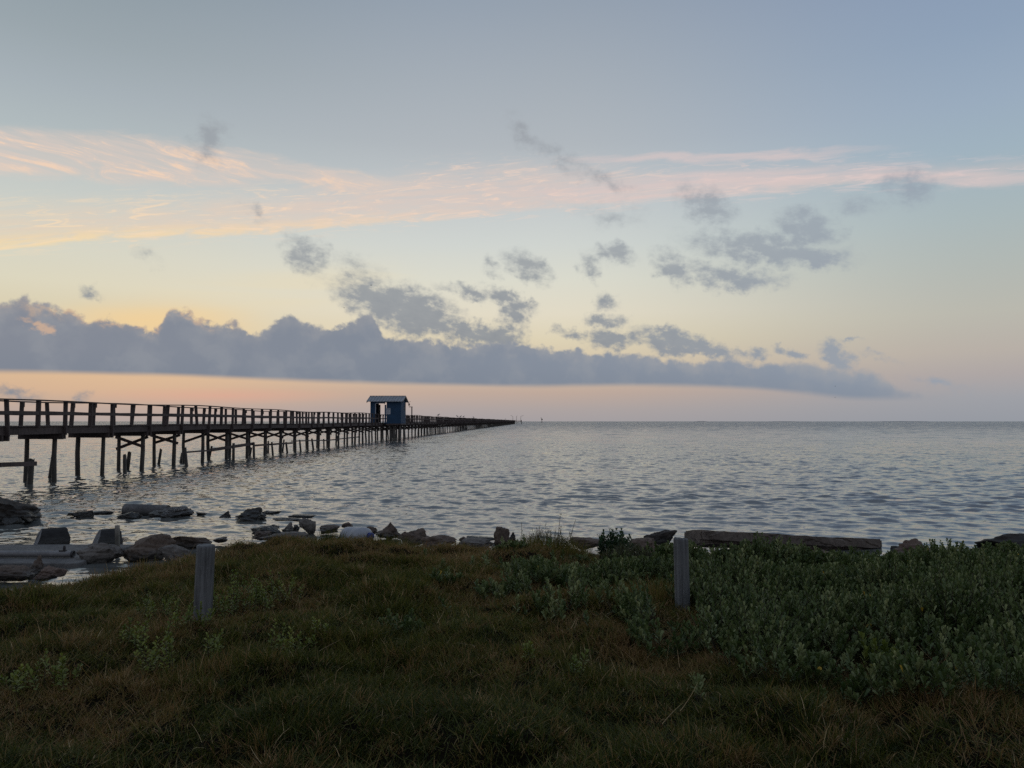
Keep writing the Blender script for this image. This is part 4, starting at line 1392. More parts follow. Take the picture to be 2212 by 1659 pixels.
def build_shore_things():
    # cracked concrete beam lying on the rocks
    a, _ = at_y(1503, 1163, 12.4)
    b, _ = at_y(1893, 1183, 13.2)
    L = (b - a).length
    bm = bmesh.new()
    bmesh.ops.create_cube(bm, size=1.0)
    bmesh.ops.scale(bm, vec=(L, .62, .26), verts=bm.verts)
    bmesh.ops.bevel(bm, geom=bm.edges[:], offset=.025, segments=2, affect='EDGES')
    bmesh.ops.subdivide_edges(bm, edges=[e for e in bm.edges if abs((e.verts[0].co - e.verts[1].co).x) > 1], cuts=70)
    bmesh.ops.subdivide_edges(bm, edges=[e for e in bm.edges if abs((e.verts[0].co - e.verts[1].co).z) > .1 or abs((e.verts[0].co - e.verts[1].co).y) > .3], cuts=9, use_grid_fill=True)
    for v in bm.verts:
        q = v.co * 2.2
        n = mnoise.fractal(q, .8, 2.2, 5)
        k = .016
        if v.co.z < -.04 and v.co.y < 0:
            v.co.y += max(0, mnoise.noise(v.co * 3.1 + Vector((4, 0, 0)))) * .16 + .05
            v.co.z += max(0, mnoise.noise(v.co * 2.3 + Vector((9, 1, 0)))) * .10
        v.co += Vector((n, n * .9, n)) * k
        cr = abs(mnoise.noise(Vector((v.co.x * 1.7, v.co.y * 1.7, v.co.z * 5 + 3))))
        if cr < .05 and v.co.y < -.2:
            v.co.y += .02
    me = bpy.data.meshes.new('concrete_beam')
    bm.to_mesh(me)
    bm.free()
    o = link_mesh('concrete_beam', me, M['concrete'])
    dx = (b - a).normalized()
    o.location = (a + b) / 2 + Vector((0, .22, -.03))
    o.rotation_euler = Euler((R(-9), -math.asin(dx.z), math.atan2(dx.y, dx.x)))
    tag(o, 'long cracked concrete beam lying on the rocks right of the tall post', 'concrete beam')

    # ramp slab and pipe on the left
    c, _ = at(60, 1196, .1)
    mb = MB()
    mb.box((-4.0, 0, -.12), (9.0, 1.75, .24))
    o = mb.build('concrete_ramp', M['paleconc'], loc=(-6.9, 12.3, .065), bevel=.02)
    tag(o, 'flat pale concrete ramp slab at the left edge with water lapping round it', 'ramp')
    p, _ = at(160, 1190, .17)
    r = empty('metal_pipe', (p.x, p.y, .122))
    tag(r, 'long pale pipe lying along the concrete ramp, its open end to the right', 'pipe')
    mb = MB()
    mb.tube([(-5.0, .12, 0), (-2, .03, .004), (0, 0, 0)], [.048, .048, .048], 16, caps=False)
    mb.tube([(0, 0, 0), (-.3, .006, 0)], [.047, .040], 16, caps=False)
    mb.build('tube', M['pipe'], r, smooth=True)
    MB().tube([(-.03, 0, 0), (-.005, 0, 0)], [.054, .054], 16, caps=False).build('rim', M['black'], r, smooth=True)
    MB().tube([(-.15, 0, .04), (-.15, 0, .10), (-.15, 0, .13)], [.02, .02, .012], 8).box((-.17, 0, .05), (.1, .05, .02)).build('bolt', M['black'], r)
    # two broken pipe lengths standing in the water: hollow, cut ends to the left
    for (x0, x1, yt, yb, lab, sd) in ((60, 129, 1143, 1181, 'broken concrete pipe end at the far left, pale cut face to the left', 1),
                                      (193, 246, 1145, 1180, 'broken concrete pipe end just left of the white stake', 2)):
        p, t = at((x0 + x1) / 2, yb, 0.0)
        w = (x1 - x0) * t
        h = (yb - yt) * t
        bm = bmesh.new()
        n = 28
        rings = []
        rad = h * .98
        for (xx, shear, rr) in ((-w * .18, -.42, rad * .80), (-w * .18, -.42, rad), (w * .04, -.10, rad * 1.0), (w * .5, .10, rad * .97), (w * .5, .10, rad * .78), (w * .1, -.2, rad * .78)):
            ring = []
            for k in range(n):
                an = 2 * math.pi * k / n
                y, z = math.cos(an) * rr, math.sin(an) * rr
                jag = .03 * mnoise.noise(Vector((k * .9, sd * 5, xx)))
                ring.append(bm.verts.new((xx - shear * (z - rad) * (.85 if shear < 0 else .5) - (w * .0) + jag + (0.16 * y if shear < 0 else 0), y * .8, z)))
            rings.append(ring)
        for q in range(len(rings) - 1):
            for k in range(n):
                bm.faces.new((rings[q][k], rings[q][(k + 1) % n], rings[q + 1][(k + 1) % n], rings[q + 1][k]))
        bm.faces.new(rings[0])
        for f in bm.faces:
            f.material_index = 0
        bm.faces.ensure_lookup_table()
        for q in list(range(n)) + [len(bm.faces) - 1]:
            bm.faces[q].material_index = 1
        bmesh.ops.recalc_face_normals(bm, faces=bm.faces)
        me = bpy.data.meshes.new('broken_pipe')
        bm.to_mesh(me)
        bm.free()
        me.materials.append(M['shadedconc'])
        me.materials.append(M['litface'])
        o = link_mesh('broken_pipe', me, None, loc=(p.x - .03, p.y + .16, 0.0), rz=R(48))
        tag(o, lab, 'broken pipe', 'broken pipe ends in the shallows')
    # white stake
    p, t = at(253.5, 1185, .05)
    mb = MB().box((0, 0, .08), (.062, .05, .60), Matrix.Rotation(R(-2), 3, 'Y'))
    tag(mb.build('stake', M['stake'], loc=(p.x, p.y, .05), bevel=.004), 'slim pale squared stake standing at the water edge', 'stake')
    # pipe half sunk among the rocks
    a, t = at(256, 1112, .0)
    b, _ = at(345, 1108, .06)
    mb = MB()
    rad = .155
    mb.tube([(0, 0, .09), (b.x - a.x, b.y - a.y + .1, .06)], [rad, rad], 22, caps=False)
    mb.tube([(0, 0, .09), (b.x - a.x, b.y - a.y + .1, .06)], [rad * .86, rad * .86], 22)
    tag(mb.build('sunken_pipe', M['barn2'], loc=(a.x + .1, a.y + .1, 0), smooth=True), 'thick grey pipe lying half sunken between dark rocks', 'pipe')
    # white jug with a blue cap in the grass
    p, t = at(768, 1160, .14)
    r = empty('plastic_drum', (p.x, p.y + .15, -.02))
    tag(r, 'white plastic drum with a blue cap washed up in the shore grass', 'drum')
    ax = Vector((.80, -.58, .06)).normalized()
    rot = ax.to_track_quat('Z', 'Y').to_matrix()
    prof = [(.0, -.30), (.14, -.30), (.175, -.27), (.182, -.22), (.182, -.05), (.176, -.03), (.182, -.01), (.182, .16), (.170, .22), (.135, .265), (.10, .285), (.0, .29)]
    bm = bmesh.new()
    n = 28
    rings = []
    for (rr, zz) in prof:
        rings.append([bm.verts.new(rot @ Vector((math.cos(2 * math.pi * k / n) * max(rr, .001), math.sin(2 * math.pi * k / n) * max(rr, .001), zz)) + Vector((0, 0, .13))) for k in range(n)])
    for q in range(len(rings) - 1):
        for k in range(n):
            bm.faces.new((rings[q][k], rings[q][(k + 1) % n], rings[q + 1][(k + 1) % n], rings[q + 1][k]))
    bmesh.ops.recalc_face_normals(bm, faces=bm.faces)
    me = bpy.data.meshes.new('body')
    bm.to_mesh(me)
    bm.free()
    for q in me.polygons:
        q.use_smooth = True
    link_mesh('body', me, M['white'], r)
    c0 = rot @ Vector((.0, .0, .262)) + Vector((.03, 0, .155))
    c1 = c0 + ax * .055
    MB().tube([c0, c1, c1 + ax * .008], [.068, .066, .055], 20).build('cap', M['cap'], r, smooth=True)


M['shadedconc'] = rock_mat('shaded_black_concrete', (0.008, 0.008, 0.008, 1), (0.017, 0.017, 0.017, 1), (0.034, 0.034, 0.034, 1), 0.1, 27.0)  # pipe body near black: its shaded, silhouetted look put into the colour
M['litface'] = rock_mat('lit_cut_concrete', (0.11, 0.115, 0.118, 1), (0.19, 0.195, 0.20, 1), (0.27, 0.275, 0.28, 1), -0.05, 24.0)  # cut end paler than the body: its lit look put into the colour
M['barn2'] = rock_mat('grey_pipe_concrete', (0.055, 0.055, 0.055, 1), (0.10, 0.10, 0.098, 1), (0.19, 0.185, 0.18, 1), 0.06, 21.0)
build_shore_things()


# ------------------------------------------------------------------ the two posts in the grass
def build_post(x, y, rad, z0, z1, seed, chip, lab):
    rnd = random.Random(seed)
    bm = bmesh.new()
    n = 40
    levels = [z0 - .3] + list(np.linspace(z0 - .05, z1 - .022, 16)) + [z1 - .006, z1]
    rings = []
    for li, z in enumerate(levels):
        ring = []
        top = li >= len(levels) - 2
        for k in range(n):
            an = 2 * math.pi * k / n
            rr = rad * (1 + .025 * mnoise.noise(Vector((math.cos(an) * 2, math.sin(an) * 2, z * 1.2 + seed))))
            crk = mnoise.noise(Vector((an * 5.3, z * .7, seed * 3)))
            if abs(crk) < .035:
                rr -= .006
            if li >= len(levels) - 2:
                rr -= .003 if li == len(levels) - 2 else .012
            zz = z
            if top or li == len(levels) - 3:
                zz = z + chip * (math.cos(an + 2.6)) * rad + (.006 * mnoise.noise(Vector((an * 3, 7, seed))))
            ring.append(bm.verts.new((math.cos(an) * rr, math.sin(an) * rr, zz)))
        rings.append(ring)
    for q in range(len(rings) - 1):
        for k in range(n):
            bm.faces.new((rings[q][k], rings[q][(k + 1) % n], rings[q + 1][(k + 1) % n], rings[q + 1][k]))
    # end grain as a dished cap
    c = bm.verts.new((0, 0, z1 - .006))
    inner = [bm.verts.new((math.cos(2 * math.pi * k / n) * rad * .5, math.sin(2 * math.pi * k / n) * rad * .5, z1 - .004 + chip * .5 * math.cos(2 * math.pi * k / n + 2.6) * rad)) for k in range(n)]
    for k in range(n):
        bm.faces.new((rings[-1][k], rings[-1][(k + 1) % n], inner[(k + 1) % n], inner[k]))
        bm.faces.new((inner[k], inner[(k + 1) % n], c))
    bmesh.ops.recalc_face_normals(bm, faces=bm.faces)
    me = bpy.data.meshes.new('wooden_post')
    bm.to_mesh(me)
    bm.free()
    for q in me.polygons:
        q.use_smooth = len(q.vertices) == 4 and abs(q.normal.z) < .6
    o = link_mesh('wooden_post', me, M['post'], loc=(x, y, 0))
    o.rotation_euler = (R(-1.0), R(1.2 if chip == 0 else -.8), 0)
    tag(o, lab, 'post', 'wooden posts in the grass')
    return o


p1, t1 = at(440, 1335, .50)
build_post(p1.x - .055, p1.y + .08, 19.6 * t1, .40, 1.095, 3, 0.0, 'thick grey round post with a flat sawn top, left in the grass')
p2, t2 = at(1472, 1318, .42)
build_post(p2.x + .035, p2.y + .07, 16.2 * t2, .30, 1.065, 9, 0.10, 'slimmer grey post with a dark slanted top before the concrete beam')


# ------------------------------------------------------------------ grass
def ribbons(base, L, wd, yaw, lean, curl, tint, segs=3, face=None):
    """blades as bent tapering ribbons; arrays of length n"""
    n = len(L)
    lv = segs + 1
    s = np.linspace(0, 1, lv)
    dirx, diry = np.cos(yaw), np.sin(yaw)
    fa = yaw + np.pi / 2 if face is None else face
    sx, sy = np.cos(fa), np.sin(fa)
    V = np.zeros((n, 2 * segs + 1, 3), dtype=np.float32)
    px, py, pz = base[:, 0].copy(), base[:, 1].copy(), base[:, 2].copy()
    for i in range(lv):
        if i > 0:
            ang = lean + curl * (s[i] - .5 / segs)
            dl = L / segs
            px = px + np.sin(ang) * dirx * dl
            py = py + np.sin(ang) * diry * dl
            pz = pz + np.cos(ang) * dl
        if i < segs:
            w = wd * (1 - .55 * s[i]) * .5
            V[:, 2 * i, 0] = px - sx * w
            V[:, 2 * i, 1] = py - sy * w
            V[:, 2 * i, 2] = pz
            V[:, 2 * i + 1, 0] = px + sx * w
            V[:, 2 * i + 1, 1] = py + sy * w
            V[:, 2 * i + 1, 2] = pz
        else:
            V[:, 2 * i, 0] = px
            V[:, 2 * i, 1] = py
            V[:, 2 * i, 2] = pz
    m = 2 * segs + 1
    b = (np.arange(n) * m)[:, None]
    quads = np.concatenate([b + np.array([[2 * i, 2 * i + 1, 2 * i + 3, 2 * i + 2]]) for i in range(segs - 1)], 0)
    tris = b + np.array([[2 * segs - 2, 2 * segs - 1, 2 * segs]])
    return V.reshape(-1, 3), quads, tris, np.repeat(tint, m)


def shrub_mask(x, y):
    """where the grey green ground cover is thick, 0..1"""
    n = fbm(x * .8, y * .8, 71, 4) - .5
    n2 = fbm(x * 2.2, y * 2.2, 77, 3) - .5
    k = (x - 1.45) / .8 + n * 3.0 + n2 * 1.8
    k2 = (y - 4.3 - .16 * np.clip(4 - x, 0, 3)) / 2.2 + n * 1.6 + n2 * 1.4
    m = np.clip(k, 0, 1) * np.clip(k2, 0, 1)
    # the sparser patch in the middle
    c = np.exp(-(((x - .75) / 1.25) ** 2 + ((y - 8.3) / 1.9) ** 2)) * np.clip(.5 + n * 3 + n2 * 2, 0, 1)
    return np.maximum(m, c * .5)


def build_grass():
    rng = np.random.default_rng(12)

    def scatter(n, x0, x1, y0, y1):
        x = rng.uniform(x0, x1, n)
        y = rng.uniform(y0, y1, n)
        keep = (np.abs(x) < 0.76 * y + 1.2)
        return x[keep], y[keep]
    VV, QQ, TT, AA = [], [], [], []
    off = 0

    def add(res):
        nonlocal off
        V, q, t, a = res
        VV.append(V)
        QQ.append(q + off)
        TT.append(t + off)
        AA.append(a)
        off += len(V)
    # tufts: each blade belongs to a tuft centre
    for (nt, per, y0, y1, wk) in ((9000, 38, 2.6, 6.2, 1.05), (11000, 24, 6.2, 9.5, 1.3), (6500, 20, 9.5, 12.6, 1.5)):
        x, y = scatter(nt * 2 if y0 > 6 else nt * 2, -10.5, 10.5, y0, y1)
        ye = np.interp(x, EX, EY)
        ok = (y < ye + .35) & (rng.random(len(x)) > shrub_mask(x, y) * .72)
        # keep clear around the posts only slightly
        x, y = x[ok], y[ok]
        big = fbm(x * .9, y * .9, 51, 4)
        hum = np.clip((fbm(x * 1.6, y * 1.6, 55, 3) - .32) * 2.8, .38, 1.6)
        brown = np.clip((fbm(x * .8, y * .9, 61, 4) - .5) * 4.2 + .24 + .15 * (y - 6.2) - .05 * np.clip(x, -2, 3), 0, 1)
        k = per
        X = np.repeat(x, k)
        Y = np.repeat(y, k)
        n = len(X)
        rad = rng.uniform(0, 1, n) ** .6 * .055
        an = rng.uniform(0, 6.283, n)
        X = X + rad * np.cos(an)
        Y = Y + rad * np.sin(an)
        H = np.repeat(hum, k)
        L = (.030 + .088 * H * np.repeat(rng.uniform(.55, 1.35, len(x)), k) * rng.uniform(.5, 1.15, n)) * np.clip(rng.normal(1, .18, n), .5, 1.6)
        L = L * np.where(rng.random(n) < .04, 1.5, 1.0)
        wd = rng.uniform(.0026, .0062, n) * wk
        yaw = np.where(rng.random(n) < .35, an, rng.uniform(0, 6.283, n))
        comb = np.repeat(fbm(x * .5, y * .5, 81, 2) * 9.0, k)
        e = .06
        gxx = np.repeat(tussock(x + e, y) - tussock(x - e, y), k)
        gyy = np.repeat(tussock(x, y + e) - tussock(x, y - e), k)
        steep = np.hypot(gxx, gyy)
        down = np.arctan2(-gyy, -gxx) + rng.normal(0, .6, n)
        yaw = np.where(rng.random(n) < .25, comb, yaw)
        yaw = np.where(rng.random(n) < np.clip(steep * 8, 0, .3), down, yaw)
        lean = np.abs(rng.normal(.38, .38, n)) + .03
        curl = rng.uniform(.1, 1.6, n)
        br = np.repeat(brown, k)
        tb = rng.random(len(x)) < .08 + .80 * brown
        tt = np.where(tb, rng.uniform(.54, .90, len(x)), rng.uniform(.02, .44, len(x)))
        tint = np.clip(np.repeat(tt, k) + rng.normal(0, .05, n), 0, .95)
        swap = rng.random(n) < .14
        tint = np.where(swap, rng.uniform(.3, .92, n), tint)
        tint = np.where(rng.random(n) < .012, 1.0, tint)
        tint = np.where(tint < .5, tint * np.clip(.35 + .16 * (np.repeat(y, k) - 3.2) + .5 * (np.repeat(big, k) - .5), .2, 1.0), tint)  # green blades darken toward the viewer: foreground shade put into their tint
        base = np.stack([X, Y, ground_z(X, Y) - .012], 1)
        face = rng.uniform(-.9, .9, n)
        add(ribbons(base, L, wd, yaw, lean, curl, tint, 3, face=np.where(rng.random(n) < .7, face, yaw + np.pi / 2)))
    # thatch: older blades lying flat between the tufts
    for (n_, y0, y1, wk) in ((90000, 2.6, 6.2, 1.0), (110000, 6.2, 11.5, 1.5)):
        x, y = scatter(n_, -10, 10, y0, y1)
        ok = y < np.interp(x, EX, EY) + .3
        x, y = x[ok], y[ok]
        n = len(x)
        br = np.clip((fbm(x * .8, y * .9, 61, 4) - .5) * 4.2 + .24 + .15 * (y - 6.2), 0, 1)
        tint = np.where(rng.random(n) < .2 + .6 * br, rng.uniform(.5, .88, n), rng.uniform(.05, .4, n))
        base = np.stack([x, y, ground_z(x, y) + rng.uniform(.0, .03, n)], 1)
        add(ribbons(base, rng.uniform(.05, .14, n), rng.uniform(.003, .006, n) * wk, rng.uniform(0, 6.283, n), rng.uniform(.75, 1.45, n), rng.uniform(-.3, .7, n), tint, 3, face=rng.uniform(-.8, .8, n)))
    V = np.concatenate(VV)
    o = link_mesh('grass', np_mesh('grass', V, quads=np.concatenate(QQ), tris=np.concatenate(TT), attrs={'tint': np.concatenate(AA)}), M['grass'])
    tag(o, 'rough matted brown and green grass covering the bank', 'grass', kind='stuff')
    # dead straw lying over it
    x, y = scatter(1500, -8, 8, 2.8, 10)
    clump = fbm(x * 1.3, y * 1.3, 91, 3)
    ok = (clump > .52) & (y < np.interp(x, EX, EY))
    x, y = x[ok], y[ok]
    n = len(x)
    base = np.stack([x, y, ground_z(x, y) + .07], 1)
    res = ribbons(base, rng.uniform(.07, .20, n), rng.uniform(.0025, .0045, n), rng.uniform(0, 6.283, n), rng.uniform(.6, 1.45, n), rng.uniform(-.4, .9, n), rng.uniform(.86, 1, n), 5, face=rng.uniform(-.6, .6, n))
    o = link_mesh('dead_straw', np_mesh('dead_straw', res[0], quads=res[1], tris=res[2], attrs={'tint': res[3]}), M['grass'])
    tag(o, 'loose pale dead stalks scattered over the grass', 'straw', kind='stuff')


build_grass()


# ------------------------------------------------------------------ leafy plants
def leaf_template(wl=.34, fold=.18, bend=.25):
    """one leaf along +Y of unit length, cupped; verts, tris"""
    ys = [0, .30, .62, .86, 1.0]
    ws = [.12, .50, .92, 1.0, .42] if wl > .3 else [.10, .62, 1.0, .72, .10]
    V = []
    for yv, wv in zip(ys, ws):
        zc = -bend * yv * yv
        V += [(-wv * wl / 2, yv, zc + fold * wv * wl), (0, yv, zc), (wv * wl / 2, yv, zc + fold * wv * wl)]
    T = []
    for i in range(4):
        a, b = i * 3, (i + 1) * 3
        T += [(a, a + 1, b + 1), (a, b + 1, b), (a + 1, a + 2, b + 2), (a + 1, b + 2, b + 1)]
    return np.array(V, dtype=np.float32), np.array(T, dtype=np.int32)


LEAF = {'spoon': leaf_template(.42, .20, .08), 'oval': leaf_template(.55, .12, .2), 'narrow': leaf_template(.16, .2, .35), 'broad': leaf_template(.5, .2, .15)}


def place_leaves(kind, pos, direc, size, roll, tint):
    """instances of a leaf template: pos (n,3), direc (n,3) unit, size, roll"""
    TV, TT = LEAF[kind]
    n = len(pos)
    y = direc / np.linalg.norm(direc, axis=1, keepdims=True)
    up = np.tile(np.array([0, 0, 1.0]), (n, 1))
    x = np.cross(y, up)
    bad = np.linalg.norm(x, axis=1) < 1e-3
    x[bad] = (1, 0, 0)
    x /= np.linalg.norm(x, axis=1, keepdims=True)
    z = np.cross(x, y)
    c, s = np.cos(roll)[:, None], np.sin(roll)[:, None]
    x2 = x * c + z * s
    z2 = -x * s + z * c
    V = (TV[None, :, 0, None] * x2[:, None, :] + TV[None, :, 1, None] * y[:, None, :] + TV[None, :, 2, None] * z2[:, None, :]) * size[:, None, None] + pos[:, None, :]
    m = len(TV)
    T = (np.arange(n) * m)[:, None, None] + TT[None]
    return V.reshape(-1, 3), T.reshape(-1, 3), np.repeat(tint, m)


def sprigs(rng, bx, by, bz, height, lean, leafsize, kind, pairs, tint_mid, tint_sd, splay=(.35, 1.0), spread=.5, yaw=None):
    """upright leafy shoots at the given bases; returns leaf arrays and stem polylines"""
    n = len(bx)
    P, D, SZ, TI = [], [], [], []
    stems = []
    if yaw is None:
        yaw = rng.uniform(0, 6.283, n)
    tipx = bx + np.sin(lean) * np.cos(yaw) * height
    tipy = by + np.sin(lean) * np.sin(yaw) * height
    tipz = bz + np.cos(lean) * height
    sp_t = rng.normal(0, tint_sd, n)
    for k in range(pairs):
        f = (1 - spread) + spread * (k + .6) / pairs
        ph = rng.uniform(0, 6.283, n) * .3 + k * 1.5708
        opening = splay[1] + (splay[0] - splay[1]) * (k / max(1, pairs - 1))
        for sgn in (0, np.pi):
            a = ph + sgn + rng.normal(0, .25, n)
            op = opening * rng.uniform(.75, 1.25, n)
            dx = np.sin(op) * np.cos(a) + .5 * (tipx - bx) / height
            dy = np.sin(op) * np.sin(a) + .5 * (tipy - by) / height
            dz = np.cos(op)
            P.append(np.stack([bx + (tipx - bx) * f, by + (tipy - by) * f, bz + (tipz - bz) * f], 1))
            D.append(np.stack([dx, dy, dz], 1))
            sz = leafsize * rng.uniform(.7, 1.2, n) * (.75 + .35 * math.sin(math.pi * (k + .5) / pairs))
            SZ.append(sz)
            TI.append(np.clip(tint_mid + sp_t + rng.normal(0, .10, n), 0, .95))
    P = np.concatenate(P)
    D = np.concatenate(D)
    SZ = np.concatenate(SZ)
    TI = np.concatenate(TI)
    TI = np.where(rng.random(len(TI)) < .0015, 1.0, TI) if kind == 'spoon' else TI
    st = (np.stack([bx, by, bz - .03], 1), np.stack([tipx, tipy, tipz], 1))
    return P, D, SZ, TI, st


def stem_mesh(name, A, B, r0=.0035, r1=.0018, bow=.04):
    n = len(A)
    rng = np.random.default_rng(n)
    Mid = (A + B) / 2 + rng.normal(0, bow, A.shape) * np.linalg.norm(B - A, axis=1)[:, None] * np.array([1, 1, .3])
    V = np.zeros((n, 9, 3))
    for i, (Pp, r) in enumerate(((A, r0), (Mid, (r0 + r1) / 2), (B, r1))):
        for j in range(3):
            an = j * 2.0944
            V[:, i * 3 + j] = Pp + np.array([math.cos(an) * r, math.sin(an) * r, 0])
    q = []
    for i in range(2):
        for j in range(3):
            q.append((i * 3 + j, i * 3 + (j + 1) % 3, i * 3 + 3 + (j + 1) % 3, i * 3 + 3 + j))
    Q = (np.arange(n) * 9)[:, None, None] + np.array(q)[None]
    return np_mesh(name, V.reshape(-1, 3), quads=Q.reshape(-1, 4))


def shrub(name, label, cat, x, y, n, rad, h, leaf, kind, mat, pairs=5, tint=.45, sd=.12, seed=1, group=None, lean=.25, splay=(.35, 1.0), spread=.5, stemr=.0035):
    rng = np.random.default_rng(seed)
    z = float(ground_z(x, y))
    root = empty(name, (x, y, z))
    tag(root, label, cat, group)
    a = rng.uniform(0, 6.283, n)
    r = np.sqrt(rng.random(n)) * rad
    bx, by = r * np.cos(a), r * np.sin(a)
    bz = ground_z(bx + x, by + y) - z
    hh = h * (1 - .45 * (r / rad) ** 2) * rng.uniform(.62, 1.12, n)
    P, D, SZ, TI, st = sprigs(rng, bx * .8, by * .8, bz, hh, np.abs(rng.normal(lean, lean * .5, n)), leaf, kind, pairs, tint, sd, splay, spread)
    V, T, A = place_leaves(kind, P, D, SZ, rng.uniform(-.6, .6, len(P)), TI)
    link_mesh('foliage', np_mesh('foliage', V, tris=T, attrs={'tint': A}), M[mat], root)
    tag(link_mesh('stems', stem_mesh('stems', st[0], st[1], stemr, stemr * .5), M['stem'], root), kind='stuff')
    return root


def build_thicket():
    rng = np.random.default_rng(33)
    X, Y, Hh, LX, LY = [], [], [], [], []
    # mounded clumps of shoots with dark gaps between them
    made = 0
    for i in range(4000):
        cx, cy = rng.uniform(-1.2, 10.0), rng.uniform(3.9, 10.6)
        m = float(shrub_mask(np.array([cx]), np.array([cy]))[0])
        if cx > 1.0 - .3 * (cy - 4.5) and cy < 6.5:
            m = max(m, .10 + .05 * (cx - 1))
        if rng.random() > m or abs(cx) > .76 * cy + .8 or cy > np.interp(cx, EX, EY) + .5:
            continue
        made += 1
        if made > 290:
            break
        R_ = rng.uniform(.13, .40) * (.75 + .5 * m)
        hc = (.10 + .78 * R_) * rng.uniform(.6, 1.3) * np.clip((11.4 - cy) / 4.0, .36, 1)
        n = int(rng.uniform(150, 260) * R_ * R_ * 2.5) + 5
        a = rng.uniform(0, 6.283, n)
        r = np.sqrt(rng.random(n))
        X.append(cx + r * R_ * np.cos(a) * .75)
        Y.append(cy + r * R_ * np.sin(a) * .75)
        Hh.append(hc * (1 - .55 * r ** 2) * rng.uniform(.7, 1.12, n))
        LX.append(.55 * r * np.cos(a))
        LY.append(.55 * r * np.sin(a))
    # thin scatter between
    x = rng.uniform(-1.5, 10.5, 9000)
    y = rng.uniform(4.2, 11.2, 9000)
    m = shrub_mask(x, y)
    ok = (rng.random(len(x)) < m * .38) & (np.abs(x) < .74 * y + 1.0) & (y < np.interp(x, EX, EY) + .4)
    x, y = x[ok], y[ok]
    X.append(x)
    Y.append(y)
    Hh.append(rng.uniform(.07, .20, len(x)))
    LX.append(rng.normal(0, .2, len(x)))
    LY.append(rng.normal(0, .2, len(x)))
    # stray shoots out in the grass before the thicket
    x = rng.uniform(.6, 7, 900)
    y = rng.uniform(3.7, 6.0, 900)
    ok = (fbm(x * 1.5, y * 1.5, 131, 3) > .52) & (np.abs(x) < .76 * y + .6) & (x > 3.2 - .45 * (y - 3) + rng.normal(0, .5, 900))
    x, y = x[ok], y[ok]
    X.append(x)
    Y.append(y)
    Hh.append(rng.uniform(.09, .24, len(x)))
    LX.append(rng.normal(0, .2, len(x)))
    LY.append(rng.normal(0, .2, len(x)))
    x, y, h, lx, ly = (np.concatenate(q) for q in (X, Y, Hh, LX, LY))
    ok = (np.hypot(x - p2.x, y - p2.y) > .16) & ~((np.abs(x - p2.x - .25 * (y - p2.y)) < .20) & (y < p2.y + .1) & (y > p2.y - 1.3) & (h > .10))
    x, y, h, lx, ly = x[ok], y[ok], h[ok], lx[ok], ly[ok]
    z = ground_z(x, y)
    lean = np.hypot(lx, ly) + np.abs(rng.normal(.06, .06, len(x)))
    Ps = sprigs(rng, x, y, z, h, lean, .048, 'spoon', 7, .45, .22, (.25, 1.0), .70, yaw=np.arctan2(ly, lx))
    V, T, A = place_leaves('spoon', Ps[0], Ps[1], Ps[2], rng.uniform(-.6, .6, len(Ps[0])), Ps[3])
    root = empty('shrub_thicket', (5, 8, .4))
    tag(root, 'low thicket of fleshy grey green shoots filling the right of the bank', 'shrubs', kind='stuff')
    o = link_mesh('foliage', np_mesh('foliage', V - np.array([5, 8, .4]), tris=T, attrs={'tint': A}), M['oxeye'], root)
    o['kind'] = 'stuff'
    o = link_mesh('stems', stem_mesh('stems', Ps[4][0] - np.array([5, 8, .4]), Ps[4][1] - np.array([5, 8, .4]), .0035, .002), M['stem'], root)
    o['kind'] = 'stuff'
    print('thicket sprigs', len(x), made)


build_thicket()


def gp(px, py, z=.42):
    p, _ = at(px, py, z)
    return p.x, p.y


